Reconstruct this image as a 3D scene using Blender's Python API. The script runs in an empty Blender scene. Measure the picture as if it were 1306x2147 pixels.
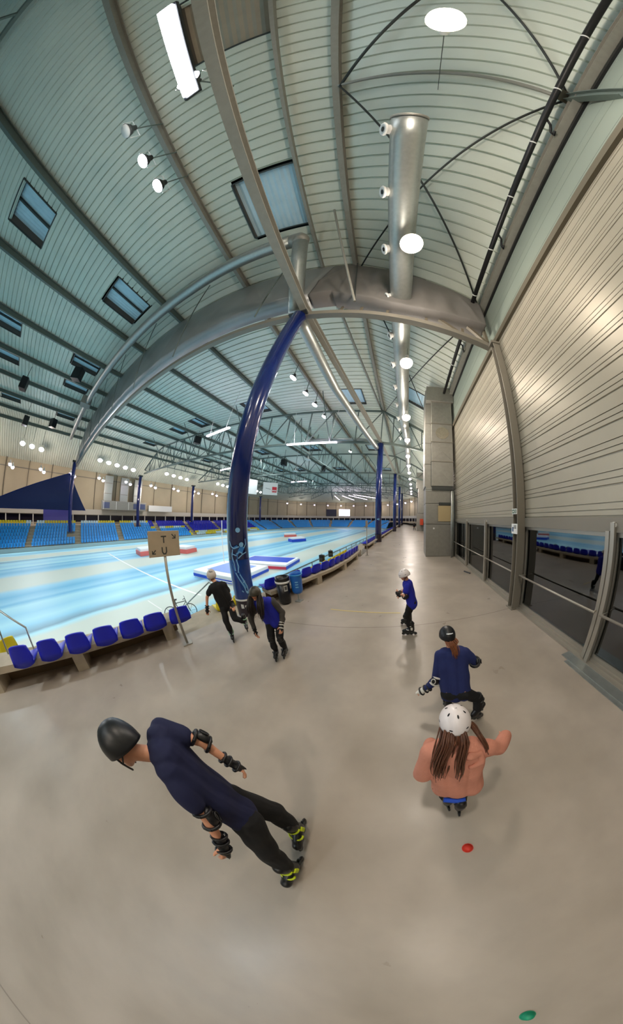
import bpy, bmesh, math, random
import numpy as np
from mathutils import Vector, Matrix, Euler
random.seed(7)
SC = bpy.context.scene
COL = SC.collection
PI = math.pi
def R(d): return math.radians(d)

# ------------------------------------------------------------------ camera (360 camera held up on a stick)
CAM_H = 2.3
cd = bpy.data.cameras.new('camera'); cam = bpy.data.objects.new('camera', cd); COL.objects.link(cam)
SC.camera = cam
CXP, CYP, FPX, KK = 897.5308, 1081.4816, 374.68035, 2.7464602
YAW, PITCH, ROLL = 0.10177347, -0.0142230034, 0.0019263
def _rx(t): c, s = math.cos(t), math.sin(t); return Matrix(((1,0,0),(0,c,-s),(0,s,c)))
def _ry(t): c, s = math.cos(t), math.sin(t); return Matrix(((c,0,s),(0,1,0),(-s,0,c)))
def _rz(t): c, s = math.cos(t), math.sin(t); return Matrix(((c,-s,0),(s,c,0),(0,0,1)))
_Rm = _ry(YAW) @ _rx(PITCH) @ _rz(ROLL)          # lens frame (right, up, forward) -> (X, Z, Y)
def _w(v):
    q = _Rm @ Vector(v); return Vector((q.x, q.z, q.y))
cr, cu, cf = _w((1,0,0)), _w((0,1,0)), _w((0,0,1))
cam.matrix_world = Matrix(((cr.x,cu.x,-cf.x,0),(cr.y,cu.y,-cf.y,0),(cr.z,cu.z,-cf.z,CAM_H),(0,0,0,1)))
cd.type = 'PANO'; cd.panorama_type = 'FISHEYE_LENS_POLYNOMIAL'
cd.sensor_fit = 'HORIZONTAL'; cd.sensor_width = 13.06; cd.fisheye_fov = R(359.0)
cd.shift_x = -(CXP-653.0)/1306.0; cd.shift_y = (CYP-1073.5)/2147.0
cd.clip_start = 0.05; cd.clip_end = 400
_r = np.linspace(0.01, 14.6, 400); _t = KK*np.arctan(_r*100/(KK*FPX))
_A = np.stack([_r, _r**2, _r**3, _r**4], 1); _k = np.linalg.lstsq(_A, _t, rcond=None)[0]
cd.fisheye_polynomial_k0 = 0.0
cd.fisheye_polynomial_k1 = -float(_k[0]); cd.fisheye_polynomial_k2 = -float(_k[1])
cd.fisheye_polynomial_k3 = -float(_k[2]); cd.fisheye_polynomial_k4 = -float(_k[3])

# ------------------------------------------------------------------ exposure, world, light levels
vs = SC.view_settings
vs.view_transform = 'Standard'; vs.look = 'None'; vs.gamma = 1.0; vs.use_curve_mapping = False
vs.exposure = 0.0
wd = bpy.data.worlds.new('night'); SC.world = wd; wd.use_nodes = True
wd.node_tree.nodes['Background'].inputs[0].default_value = (0.35, 0.5, 0.9, 1)
wd.node_tree.nodes['Background'].inputs[1].default_value = 0.01
PENDANT_W = 330.0      # walkway lamps, W
FLOOD_W = 2300.0       # rink floods, W
SC.cycles.max_bounces = 7
SC.cycles.diffuse_bounces = 4
SC.cycles.glossy_bounces = 3
SC.cycles.transmission_bounces = 4
SC.cycles.transparent_max_bounces = 6
SC.cycles.sample_clamp_indirect = 6.0
SC.cycles.caustics_reflective = False
SC.cycles.caustics_refractive = False

# ------------------------------------------------------------------ helpers
def lin(c):
    return tuple(((x/255)/12.92 if x/255 <= 0.04045 else ((x/255+0.055)/1.055)**2.4) for x in c)
def mat(name, rgb, rough=0.6, metal=0.0, noise=0.0, nscale=6.0, bump=0.0, bscale=40.0, emit=None, estr=0.0, coat=0.0, spec=None):
    m = bpy.data.materials.new(name); m.use_nodes = True
    nt = m.node_tree; b = nt.nodes['Principled BSDF']
    c = lin(rgb)
    b.inputs['Base Color'].default_value = (*c, 1); b.inputs['Roughness'].default_value = rough
    b.inputs['Metallic'].default_value = metal
    if coat: b.inputs['Coat Weight'].default_value = coat
    if spec is not None: b.inputs['Specular IOR Level'].default_value = spec
    tc = nt.nodes.new('ShaderNodeTexCoord')
    if noise:
        n = nt.nodes.new('ShaderNodeTexNoise'); n.inputs['Scale'].default_value = nscale; n.inputs['Detail'].default_value = 5
        nt.links.new(tc.outputs['Object'], n.inputs['Vector'])
        r = nt.nodes.new('ShaderNodeValToRGB')
        r.color_ramp.elements[0].position = 0.3; r.color_ramp.elements[1].position = 0.7
        r.color_ramp.elements[0].color = (*[x*(1-noise) for x in c], 1)
        r.color_ramp.elements[1].color = (*[min(1, x*(1+noise)) for x in c], 1)
        nt.links.new(n.outputs['Fac'], r.inputs['Fac']); nt.links.new(r.outputs['Color'], b.inputs['Base Color'])
    if bump:
        n2 = nt.nodes.new('ShaderNodeTexNoise'); n2.inputs['Scale'].default_value = bscale; n2.inputs['Detail'].default_value = 3
        nt.links.new(tc.outputs['Object'], n2.inputs['Vector'])
        bp = nt.nodes.new('ShaderNodeBump'); bp.inputs['Strength'].default_value = bump; bp.inputs['Distance'].default_value = 0.02
        nt.links.new(n2.outputs['Fac'], bp.inputs['Height']); nt.links.new(bp.outputs['Normal'], b.inputs['Normal'])
    if emit:
        b.inputs['Emission Color'].default_value = (*lin(emit), 1); b.inputs['Emission Strength'].default_value = estr
    return m
def lk(o, parent=None):
    COL.objects.link(o)
    if parent is not None: o.parent = parent
    return o
def obj(name, bm, m, parent=None, smooth=False, loc=None, rot=None, label=None):
    me = bpy.data.meshes.new(name); bmesh.ops.recalc_face_normals(bm, faces=bm.faces[:]); bm.to_mesh(me); bm.free()
    ms = m if isinstance(m, (list, tuple)) else [m]
    for x in ms: me.materials.append(x)
    if smooth:
        for p in me.polygons: p.use_smooth = True
    o = bpy.data.objects.new(name, me); lk(o, parent)
    if loc is not None: o.location = loc
    if rot is not None: o.rotation_euler = rot
    if label: o['label'] = label
    return o
def tag(o, label, cat, group=None, kind=None):
    o['label'] = label; o['category'] = cat
    if group: o['group'] = group
    if kind: o['kind'] = kind
    return o
def struct(o): o['kind'] = 'structure'; return o
def thing(name, label, cat, loc=(0,0,0), rz=0.0, group=None):
    o = bpy.data.objects.new(name, None); o.empty_display_size = 0.2; lk(o)
    o.location = loc; o.rotation_euler = (0,0,rz)
    return tag(o, label, cat, group)
def copy_tree(o, parent=None):
    c = o.copy(); COL.objects.link(c); c.parent = parent
    for ch in list(o.children): copy_tree(ch, c)
    return c
def NB(): return bmesh.new()
def box(bm, x0, x1, y0, y1, z0, z1, M=None, mi=0):
    vs_ = [bm.verts.new(p) for p in ((x0,y0,z0),(x1,y0,z0),(x1,y1,z0),(x0,y1,z0),(x0,y0,z1),(x1,y0,z1),(x1,y1,z1),(x0,y1,z1))]
    fs = [bm.faces.new([vs_[i] for i in f]) for f in ((3,2,1,0),(4,5,6,7),(0,1,5,4),(1,2,6,5),(2,3,7,6),(3,0,4,7))]
    for f in fs: f.material_index = mi
    if M is not None: bmesh.ops.transform(bm, matrix=M, verts=vs_)
    return vs_
def bbox(bm, x0, x1, y0, y1, z0, z1, bev=0.01, seg=2, M=None, mi=0):
    v = box(bm, x0, x1, y0, y1, z0, z1, None, mi)
    es = list({e for q in v for e in q.link_edges})
    r = bmesh.ops.bevel(bm, geom=es, offset=bev, segments=seg, affect='EDGES', profile=0.7)
    if M is not None:
        av = {q for f in r['faces'] for q in f.verts} | {q for q in v if q.is_valid}
        # include the flat faces' vertices as well
        bmesh.ops.transform(bm, matrix=M, verts=list(av))
def frame_of(p, q):
    p = Vector(p); q = Vector(q); d = (q-p); L = d.length; d = d/L
    up = Vector((0,0,1)) if abs(d.z) < 0.95 else Vector((0,1,0))
    x = up.cross(d).normalized(); y = d.cross(x)
    return p, d, x, y, L
def tube(bm, p, q, r, r2=None, n=8, cap=True, mi=0):
    p, d, x, y, L = frame_of(p, q); r2 = r if r2 is None else r2
    a = []; b = []
    for i in range(n):
        t = 2*PI*i/n; o = x*math.cos(t)+y*math.sin(t)
        a.append(bm.verts.new(p+o*r)); b.append(bm.verts.new(p+d*L+o*r2))
    fs = []
    for i in range(n): fs.append(bm.faces.new((a[i], a[(i+1)%n], b[(i+1)%n], b[i])))
    if cap: fs.append(bm.faces.new(a[::-1])); fs.append(bm.faces.new(b))
    for f in fs: f.material_index = mi
def bar(bm, p, q, w, h, mi=0):
    p, d, x, y, L = frame_of(p, q); vs_ = []
    for s in (0, L):
        for a, b in ((-1,-1),(1,-1),(1,1),(-1,1)): vs_.append(bm.verts.new(p+d*s+x*(a*w/2)+y*(b*h/2)))
    for f in ((3,2,1,0),(4,5,6,7),(0,1,5,4),(1,2,6,5),(2,3,7,6),(3,0,4,7)):
        bm.faces.new([vs_[i] for i in f]).material_index = mi
def ibeam(bm, p, q, w, h, t=0.02):
    p, d, x, y, L = frame_of(p, q)
    def sl(ox, oy, ww, hh):
        o = x*ox+y*oy; vs_ = []
        for s in (0, L):
            for a, b in ((-1,-1),(1,-1),(1,1),(-1,1)): vs_.append(bm.verts.new(p+o+d*s+x*(a*ww/2)+y*(b*hh/2)))
        for f in ((3,2,1,0),(4,5,6,7),(0,1,5,4),(1,2,6,5),(2,3,7,6),(3,0,4,7)): bm.faces.new([vs_[i] for i in f])
    sl(0,0,t,h-2*t); sl(0,h/2-t/2,w,t); sl(0,-h/2+t/2,w,t)
def path(bm, pts, r, n=8, cap=True, mi=0):
    """tube swept along a polyline; r may be a list"""
    pts = [Vector(p) for p in pts]; rs = r if isinstance(r, (list, tuple)) else [r]*len(pts)
    prev = None; rings = []
    d0 = (pts[1]-pts[0]).normalized(); up = Vector((0,0,1)) if abs(d0.z) < 0.9 else Vector((1,0,0))
    x = up.cross(d0).normalized()
    for i, p in enumerate(pts):
        d = (pts[min(i+1, len(pts)-1)]-pts[max(i-1, 0)]).normalized()
        x = (x - d*x.dot(d)).normalized(); y = d.cross(x)
        rings.append([bm.verts.new(p+(x*math.cos(2*PI*k/n)+y*math.sin(2*PI*k/n))*rs[i]) for k in range(n)])
    for a, b in zip(rings, rings[1:]):
        for k in range(n): bm.faces.new((a[k], a[(k+1)%n], b[(k+1)%n], b[k])).material_index = mi
    if cap: bm.faces.new(rings[0][::-1]).material_index = mi; bm.faces.new(rings[-1]).material_index = mi
def lathe(bm, prof, n=24, c=(0,0,0), M=None, mi=0):
    rings = []; allv = []
    for r, z in prof:
        if r < 1e-5: rg = [bm.verts.new((c[0], c[1], c[2]+z))]
        else: rg = [bm.verts.new((c[0]+r*math.cos(2*PI*k/n), c[1]+r*math.sin(2*PI*k/n), c[2]+z)) for k in range(n)]
        rings.append(rg); allv += rg
    for a, b in zip(rings, rings[1:]):
        for k in range(n):
            k2 = (k+1) % n
            if len(a) == 1 and len(b) == 1: continue
            if len(a) == 1: f = bm.faces.new((a[0], b[k2], b[k]))
            elif len(b) == 1: f = bm.faces.new((a[k], a[k2], b[0]))
            else: f = bm.faces.new((a[k], a[k2], b[k2], b[k]))
            f.material_index = mi
    if M is not None: bmesh.ops.transform(bm, matrix=M, verts=allv)
def quad(bm, *ps, mi=0):
    f = bm.faces.new([bm.verts.new(p) for p in ps]); f.material_index = mi; return f
def G(x, y0, z): return Vector((x, y0+0.122*x, z))          # the roof grid runs slightly askew of the outer wall
def ordinal(i): return ['nearest','second','third','fourth','fifth','sixth','seventh','eighth','ninth','tenth','eleventh','twelfth','thirteenth','fourteenth','fifteenth','sixteenth','seventeenth','eighteenth','nineteenth','twentieth'][i]

# ------------------------------------------------------------------ materials
M_deck = mat('deck_paint', (214,220,206), 0.55, noise=0.05, nscale=0.6)
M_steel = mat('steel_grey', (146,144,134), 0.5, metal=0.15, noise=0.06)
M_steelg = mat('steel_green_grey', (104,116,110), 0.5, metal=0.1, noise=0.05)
M_steeld = mat('steel_dark', (62,66,64), 0.5, metal=0.2)
M_galv = mat('galvanised', (172,176,172), 0.40, metal=0.75, noise=0.07, nscale=9, bump=0.03, bscale=60)
M_galvm = mat('galvanised_matt', (150,148,140), 0.5, metal=0.45, noise=0.07, nscale=5)
M_wall = mat('cladding', (172,164,146), 0.42, metal=0.2, noise=0.05, nscale=1.3)
M_wallu = mat('cladding_upper', (150,160,148), 0.5, metal=0.15)
M_trim = mat('wall_trim', (138,132,120), 0.5, metal=0.2)
M_cap = mat('wall_cap', (112,104,88), 0.5, metal=0.2)
M_black = mat('black_rubber', (18,18,20), 0.45)
M_blackp = mat('black_plastic', (22,22,25), 0.35)
M_alu = mat('window_aluminium', (172,166,154), 0.38, metal=0.55)
M_white = mat('white_paint', (232,232,228), 0.45)
M_navy = mat('column_blue', (14,36,104), 0.22, coat=0.5, noise=0.08, nscale=2)
M_seatb = mat('seat_dark_blue', (10,26,190), 0.42)
M_seatl = mat('seat_light_blue', (44,164,240), 0.4)
M_seaty = mat('seat_yellow', (226,208,40), 0.45)
M_seatw = mat('seat_pale', (206,226,230), 0.45)
M_conc = mat('concrete_pale', (176,164,144), 0.75, noise=0.12, nscale=3, bump=0.1)
M_far = mat('far_wall_panels', (190,176,148), 0.6, noise=0.05, nscale=0.4)
M_fabric = mat('truss_cover_fabric', (112,108,104), 0.62, noise=0.12, nscale=0.9, bump=0.25, bscale=2.2)
M_foil = mat('truss_cover_foil', (150,152,152), 0.4, metal=0.35, noise=0.1, nscale=0.7, bump=0.3, bscale=1.5)
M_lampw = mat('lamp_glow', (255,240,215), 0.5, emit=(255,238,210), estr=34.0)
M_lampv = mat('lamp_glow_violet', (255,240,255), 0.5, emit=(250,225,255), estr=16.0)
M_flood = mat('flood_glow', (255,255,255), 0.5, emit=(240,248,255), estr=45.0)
M_sky = mat('skylight_sheet', (196,226,240), 0.35, noise=0.05, nscale=2)
M_skyt = mat('skylight_sheet_unlit', (168,158,140), 0.4, noise=0.05, nscale=2)  # same sheet as the blue one, unlit look and lamp glare put into the colour

def glass(name, tint, rough=0.03):
    m = bpy.data.materials.new(name); m.use_nodes = True; nt = m.node_tree; nt.nodes.clear()
    o = nt.nodes.new('ShaderNodeOutputMaterial'); mx = nt.nodes.new('ShaderNodeMixShader')
    t = nt.nodes.new('ShaderNodeBsdfTransparent'); t.inputs[0].default_value = (*tint, 1)
    g = nt.nodes.new('ShaderNodeBsdfGlossy'); g.inputs['Roughness'].default_value = rough; g.inputs[0].default_value = (0.9,0.95,1,1)
    f = nt.nodes.new('ShaderNodeFresnel'); f.inputs[0].default_value = 2.4
    nt.links.new(f.outputs[0], mx.inputs[0]); nt.links.new(t.outputs[0], mx.inputs[1]); nt.links.new(g.outputs[0], mx.inputs[2])
    nt.links.new(mx.outputs[0], o.inputs[0]); return m
M_glass = glass('window_glass', (0.35,0.42,0.42))

def floor_material():
    m = bpy.data.materials.new('polished_concrete'); m.use_nodes = True; nt = m.node_tree; b = nt.nodes['Principled BSDF']
    N = nt.nodes.new; L = nt.links.new
    g = N('ShaderNodeNewGeometry')
    def noise(s, d=6, r=0.6):
        n = N('ShaderNodeTexNoise'); n.inputs['Scale'].default_value = s; n.inputs['Detail'].default_value = d; n.inputs['Roughness'].default_value = r
        L(g.outputs['Position'], n.inputs['Vector']); return n
    n1 = noise(0.7, 4, 0.5); n2 = noise(1.9, 7, 0.55); n3 = noise(22, 3)
    r1 = N('ShaderNodeValToRGB'); L(n1.outputs['Fac'], r1.inputs['Fac'])
    r1.color_ramp.elements[0].position = 0.32; r1.color_ramp.elements[0].color = (*lin((160,149,136)), 1)
    r1.color_ramp.elements[1].position = 0.68; r1.color_ramp.elements[1].color = (*lin((182,171,158)), 1)
    r2 = N('ShaderNodeValToRGB'); L(n2.outputs['Fac'], r2.inputs['Fac'])
    r2.color_ramp.elements[0].position = 0.3; r2.color_ramp.elements[0].color = (0.88,0.88,0.885,1)
    r2.color_ramp.elements[1].position = 0.62; r2.color_ramp.elements[1].color = (1,1,1,1)
    mx = N('ShaderNodeMixRGB'); mx.blend_type = 'MULTIPLY'; mx.inputs[0].default_value = 1
    L(r1.outputs[0], mx.inputs[1]); L(r2.outputs[0], mx.inputs[2])
    # small dark spots
    r3 = N('ShaderNodeValToRGB'); L(n3.outputs['Fac'], r3.inputs['Fac'])
    r3.color_ramp.elements[0].position = 0.20; r3.color_ramp.elements[0].color = (0.45,0.42,0.4,1)
    r3.color_ramp.elements[1].position = 0.27; r3.color_ramp.elements[1].color = (1,1,1,1)
    m3 = N('ShaderNodeMixRGB'); m3.blend_type = 'MULTIPLY'; m3.inputs[0].default_value = 0.8
    L(mx.outputs[0], m3.inputs[1]); L(r3.outputs[0], m3.inputs[2])
    # sawn joints across the walkway: y - 0.115 x = 3.44 and every 6 m beyond
    sp = N('ShaderNodeSeparateXYZ'); L(g.outputs['Position'], sp.inputs[0])
    def ma(op, a, b_=None, c=None):
        q = N('ShaderNodeMath'); q.operation = op
        for i, v in enumerate((a, b_, c)):
            if v is None: continue
            if isinstance(v, (int, float)): q.inputs[i].default_value = v
            else: L(v, q.inputs[i])
        return q.outputs[0]
    wob = ma('MULTIPLY', ma('SUBTRACT', n2.outputs['Fac'], 0.5), 0.03)
    v = ma('ADD', ma('MULTIPLY_ADD', sp.outputs['X'], -0.115, sp.outputs['Y']), wob)
    dd = ma('ABSOLUTE', ma('SUBTRACT', ma('PINGPONG', ma('SUBTRACT', v, 3.44), 3.5), 0.0))
    jo = N('ShaderNodeValToRGB'); L(dd, jo.inputs['Fac'])
    jo.color_ramp.elements[0].position = 0.006; jo.color_ramp.elements[0].color = (0.5,0.48,0.46,1)
    jo.color_ramp.elements[1].position = 0.014; jo.color_ramp.elements[1].color = (1,1,1,1)
    m4 = N('ShaderNodeMixRGB'); m4.blend_type = 'MULTIPLY'; m4.inputs[0].default_value = 0.75
    L(m3.outputs[0], m4.inputs[1]); L(jo.outputs[0], m4.inputs[2])
    L(m4.outputs[0], b.inputs['Base Color'])
    rr = N('ShaderNodeMapRange'); L(n2.outputs['Fac'], rr.inputs[0]); rr.inputs[1].default_value = 0.3; rr.inputs[2].default_value = 0.7
    rr.inputs[3].default_value = 0.27; rr.inputs[4].default_value = 0.42
    L(rr.outputs[0], b.inputs['Roughness'])
    bp = N('ShaderNodeBump'); bp.inputs['Strength'].default_value = 0.06; bp.inputs['Distance'].default_value = 0.01
    L(n2.outputs['Fac'], bp.inputs['Height']); L(bp.outputs['Normal'], b.inputs['Normal'])
    return m
M_floor = floor_material()

RCX, RCY = -27.6, 60.0       # centre line of the oval rink
def rink_material():
    m = bpy.data.materials.new('rink_surface'); m.use_nodes = True; nt = m.node_tree; b = nt.nodes['Principled BSDF']
    N = nt.nodes.new; L = nt.links.new
    def ma(op, a, b_=None, c=None):
        q = N('ShaderNodeMath'); q.operation = op
        for i, v in enumerate((a, b_, c)):
            if v is None: continue
            if isinstance(v, (int, float)): q.inputs[i].default_value = v
            else: L(v, q.inputs[i])
        return q.outputs[0]
    g = N('ShaderNodeNewGeometry'); sp = N('ShaderNodeSeparateXYZ'); L(g.outputs['Position'], sp.inputs[0])
    dx = ma('SUBTRACT', sp.outputs['X'], RCX)
    dy = ma('ADD', ma('MAXIMUM', ma('SUBTRACT', sp.outputs['Y'], RCY), 0.0), ma('MINIMUM', ma('ADD', sp.outputs['Y'], 22.0), 0.0))
    d = ma('SQRT', ma('ADD', ma('MULTIPLY', dx, dx), ma('MULTIPLY', dy, dy)))
    n = N('ShaderNodeTexNoise'); n.inputs['Scale'].default_value = 0.25; n.inputs['Detail'].default_value = 5; L(g.outputs['Position'], n.inputs['Vector'])
    d2 = ma('ADD', d, ma('MULTIPLY', ma('SUBTRACT', n.outputs['Fac'], 0.5), 1.0))
    fac = ma('DIVIDE', d2, 24.0)
    r = N('ShaderNodeValToRGB'); L(fac, r.inputs['Fac']); cr_ = r.color_ramp
    PALE=(196,206,196); B1=(140,200,226); B2=(96,176,214); LB=(166,218,232); DK=(112,150,170)
    stops = [(0.0,PALE),(2.2,PALE),(3.2,B1),(4.6,B2),(6.0,B1),(6.6,B2),(7.4,LB),(9.0,B1),(10.2,LB),(11.0,B1),(12.0,DK),(12.4,LB),(13.0,PALE),(16.2,PALE),(16.6,LB),(17.4,B1),(17.6,DK),(17.9,LB),(18.6,B2),(19.0,LB)]
    cr_.elements[0].position = 0; cr_.elements[0].color = (*lin(stops[0][1]),1)
    cr_.elements[1].position = stops[-1][0]/24; cr_.elements[1].color = (*lin(stops[-1][1]),1)
    for p_, c_ in stops[1:-1]:
        e = cr_.elements.new(p_/24); e.color = (*lin(c_),1)
    # infield behind the near straight stays pale
    L(r.outputs[0], b.inputs['Base Color']); b.inputs['Roughness'].default_value = 0.55
    return m
M_rink = rink_material()
# ================================================================== SETTING
RZ = -2.2
# kerb line of the walkway (rink side)
KERB = [(-9.6,-14.0),(-7.6,-8.2),(-6.5,-4.9),(-5.69,-2.66),(-5.19,-0.91),(-4.6,1.42),(-4.35,2.6),(-3.72,3.75),(-3.35,5.0),(-2.99,6.5),(-2.88,8.3),(-2.98,10.4),(-3.05,12.6),(-3.1,20.0),(-3.1,60.0),(-3.1,92.0)]
WX = 2.73
bm = NB()
KF = [(-10.1,-14.0),(-8.1,-8.1),(-7.0,-4.75),(-6.17,-2.5),(-5.67,-0.77),(-5.09,1.50),(-4.6,1.42),(-4.35,2.6),(-3.72,3.75),(-4.2,3.9),(-3.84,5.13),(-3.48,6.55),(-3.38,8.3),(-3.48,10.4),(-3.0,10.4),(-3.05,12.6),(-3.6,13.0),(-3.6,20.0),(-3.6,60.0),(-3.6,92.0)]
top = [bm.verts.new((x,y,0)) for x,y in KF] + [bm.verts.new((x,y,0)) for x,y in ((WX+0.4,92),(WX+0.4,-20),(-9.6,-20))]
f = bm.faces.new(top)
bmesh.ops.extrude_face_region(bm, geom=[f])
for v in bm.verts[:len(bm.verts)//2]: pass
low = [v for v in bm.verts if v not in top]
for v in low: v.co.z = -0.3
struct(obj('floor', bm, M_floor))
bm = NB(); box(bm, -75, 3.2, -45, 100, RZ-0.3, RZ)
o = obj('floor', bm, M_rink); struct(o)
# tape line on the walkway
bm = NB(); box(bm, -2.05, -0.26, 3.975, 4.015, 0.001, 0.004, Matrix.Shear('XY', 3, (0,0)) if False else None)
tag(obj('floor_tape', bm, mat('tape_yellow', (206,188,128), 0.5)), 'short yellow tape line stuck across the concrete walkway', 'tape')
# white line across the rink
bm = NB()
quad(bm, (-38.0,2.86,RZ+0.004),(-12.4,5.85,RZ+0.004),(-12.4,6.0,RZ+0.004),(-38.0,3.06,RZ+0.004))
tag(obj('rink_line', bm, M_white), 'long thin white line painted across the rink surface', 'line')
bm = NB(); quad(bm, (-14.6,3.0,RZ+0.004),(-12.5,3.2,RZ+0.004),(-12.5,3.27,RZ+0.004),(-14.6,3.07,RZ+0.004))
tag(obj('rink_mark', bm, M_white), 'short white dash painted on the rink below the long line', 'line')

# stepped stand under the near bench (rows of concrete) down to the rink
bm = NB()
for x0, x1, z1 in ((-4.9,-3.1,-0.35),(-5.8,-4.9,-0.75),(-6.7,-5.8,-1.15),(-7.5,-6.7,-1.6)):
    for ya, yb in ((12.6,92.0),):
        box(bm, x0, x1, ya, yb, RZ-0.02, z1)
def kx(y):
    for (x0,y0),(x1,y1) in zip(KERB, KERB[1:]):
        if y0 <= y <= y1: return x0+(x1-x0)*(y-y0)/(y1-y0)
    return KERB[-1][0]
ys = [-14,-8.2,-4.9,-2.66,-0.91,1.42,2.6,3.75,5.0,6.5,8.3,10.4,12.6]
for k, z1 in enumerate((0.04,-0.55,-1.1,-1.6)):
    for ya, yb in zip(ys, ys[1:]):
        if 1.4 < ya < 3.7:
            zg = (-0.17,-0.55,-0.95,-1.5)[k]; xe = (-5.75,-6.4,-7.0,-7.5)[k]; xs0 = (None,-5.75,-6.4,-7.0)[k]
            Pg = [(xe,ya),(kx(ya)-0.002 if xs0 is None else xs0,ya),(kx(yb)-0.002 if xs0 is None else xs0,yb),(xe,yb)]
            lo = [bm.verts.new((x,y,RZ-0.02)) for x,y in Pg]; hi = [bm.verts.new((x,y,zg)) for x,y in Pg]; bm.faces.new(hi)
            for i in range(4): bm.faces.new((lo[i],lo[(i+1)%4],hi[(i+1)%4],hi[i]))
            continue
        a0, b0 = kx(ya)-0.002, kx(yb)-0.002
        ins = 0.52 if k == 0 else 0.0
        def xo(base, kk): return base + (-7.55-base)*kk/4.0
        P = [(xo(a0,k+1),ya),(xo(a0,k)-ins,ya),(xo(b0,k)-ins,yb),(xo(b0,k+1),yb)]
        if ya < -3: P = [(a0-0.9*(k+1),ya),(a0-0.9*k-ins,ya),(b0-0.9*k-ins,yb),(b0-0.9*(k+1),yb)]
        lo = [bm.verts.new((x,y,RZ-0.02)) for x,y in P]; hi = [bm.verts.new((x,y,z1)) for x,y in P]
        bm.faces.new(hi); 
        for i in range(4): bm.faces.new((lo[i],lo[(i+1)%4],hi[(i+1)%4],hi[i]))
struct(tag(obj('trim_1', bm, M_conc), 'stepped concrete stand between walkway and rink', 'terrace'))

# ---- right wall: ribbed cladding above the windows
def ribbed(name, x, ya, yb, z0, z1, prof, m, depth=0.018):
    """horizontal panel joints and beads as real grooves; prof = list of (offset, width) inside a 0.62 m module"""
    zs = [(z0, 0)]
    z = z0
    while z < z1:
        for off, w in prof:
            a = z+off
            if a+w < z1: zs += [(a, 0),(a+w*0.25, depth),(a+w*0.75, depth),(a+w, 0)]
        z += prof_mod
    zs.append((z1, 0))
    bm = NB(); prev = None
    for zz, d in zs:
        cur = (bm.verts.new((x+d, ya, zz)), bm.verts.new((x+d, yb, zz)))
        if prev: bm.faces.new((prev[0], prev[1], cur[1], cur[0]))
        prev = cur
    # back face gives the wall its thickness
    a = bm.verts.new((x+0.25, ya, z0)); b = bm.verts.new((x+0.25, yb, z0)); c = bm.verts.new((x+0.25, yb, z1)); d_ = bm.verts.new((x+0.25, ya, z1))
    bm.faces.new((a,b,c,d_))
    return obj(name, bm, m)
prof_mod = 0.44
struct(ribbed('wall_right', WX, -20, 92, 2.31, 8.2, [(0.0,0.030),(0.10,0.016),(0.20,0.016)], M_wall, 0.022))
prof_mod = 1.0
struct(ribbed('wall_right', WX+0.02, -20, 92, 8.42, 11.0, [(0.0,0.03),(0.35,0.012)], M_wallu, 0.02))
bm = NB(); box(bm, WX-0.10, WX+0.06, -20, 92, 8.18, 8.42)
struct(obj('trim_2', bm, M_cap))
bm = NB(); box(bm, WX-0.04, WX+0.2, -20, 92, 2.10, 2.31)
struct(obj('trim_3', bm, M_trim))
bm = NB(); box(bm, WX-0.02, WX+0.2, -20, 92, 0.0, 0.07); box(bm, WX-0.12, WX+0.2, -20, 92, 0.0, 0.03)
struct(obj('trim_4', bm, M_alu))
# steel sole plate with a bright worn patch by the near window post
bm = NB(); box(bm, WX-0.30, WX-0.12, -6.0, 1.75, 0.0, 0.018); box(bm, WX-0.38, WX-0.30, -6.0, 1.6, 0.0, 0.008)
tag(obj('threshold_plate', bm, M_galv), 'long worn metal threshold plate on the floor below the nearest window', 'threshold')
# wall head beam just under the roof
bm = NB(); ibeam(bm, (WX-0.16,-20,10.82), (WX-0.16,92,10.82), 0.22, 0.26)
struct(obj('trim_5', bm, M_steel))
bm = NB(); box(bm, WX-0.05, WX+0.02, -20, 92, 10.55, 10.66)
struct(obj('trim_6', bm, M_black))
# outside ground behind the glass
bm = NB(); box(bm, WX+0.45, 14, -20, 92, -0.25, -0.02)
struct(obj('ground_outside', bm, mat('asphalt_outside', (40,42,42), 0.9)))

# ---- windows
posts = [-5.05,-2.9,-0.72,1.43,3.72,5.92,8.12,10.5,12.7,14.9,17.1,19.3]
for i, (ya, yb) in enumerate(zip(posts, posts[1:])):
    bm = NB()
    x0, x1 = WX+0.02, WX+0.10
    for a, b in ((ya+0.02, ya+0.09), (yb-0.09, yb-0.02)): box(bm, x0, x1, a, b, 0.07, 2.10)
    box(bm, x0, x1, ya+0.09, yb-0.09, 0.07, 0.14); box(bm, x0, x1, ya+0.09, yb-0.09, 2.03, 2.10)
    fr = struct(obj('window_%d' % (i+1), bm, M_alu))
    bm = NB(); box(bm, x0+0.03, x0+0.045, ya+0.09, yb-0.09, 0.14, 2.03)
    obj('pane', bm, M_glass, fr)
    bm = NB(); box(bm, x0+0.10, x0+0.13, ya+0.09, yb-0.09, 1.0, 1.05)
    obj('back_rail', bm, M_black, fr, label='dark rail behind the glass')
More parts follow.
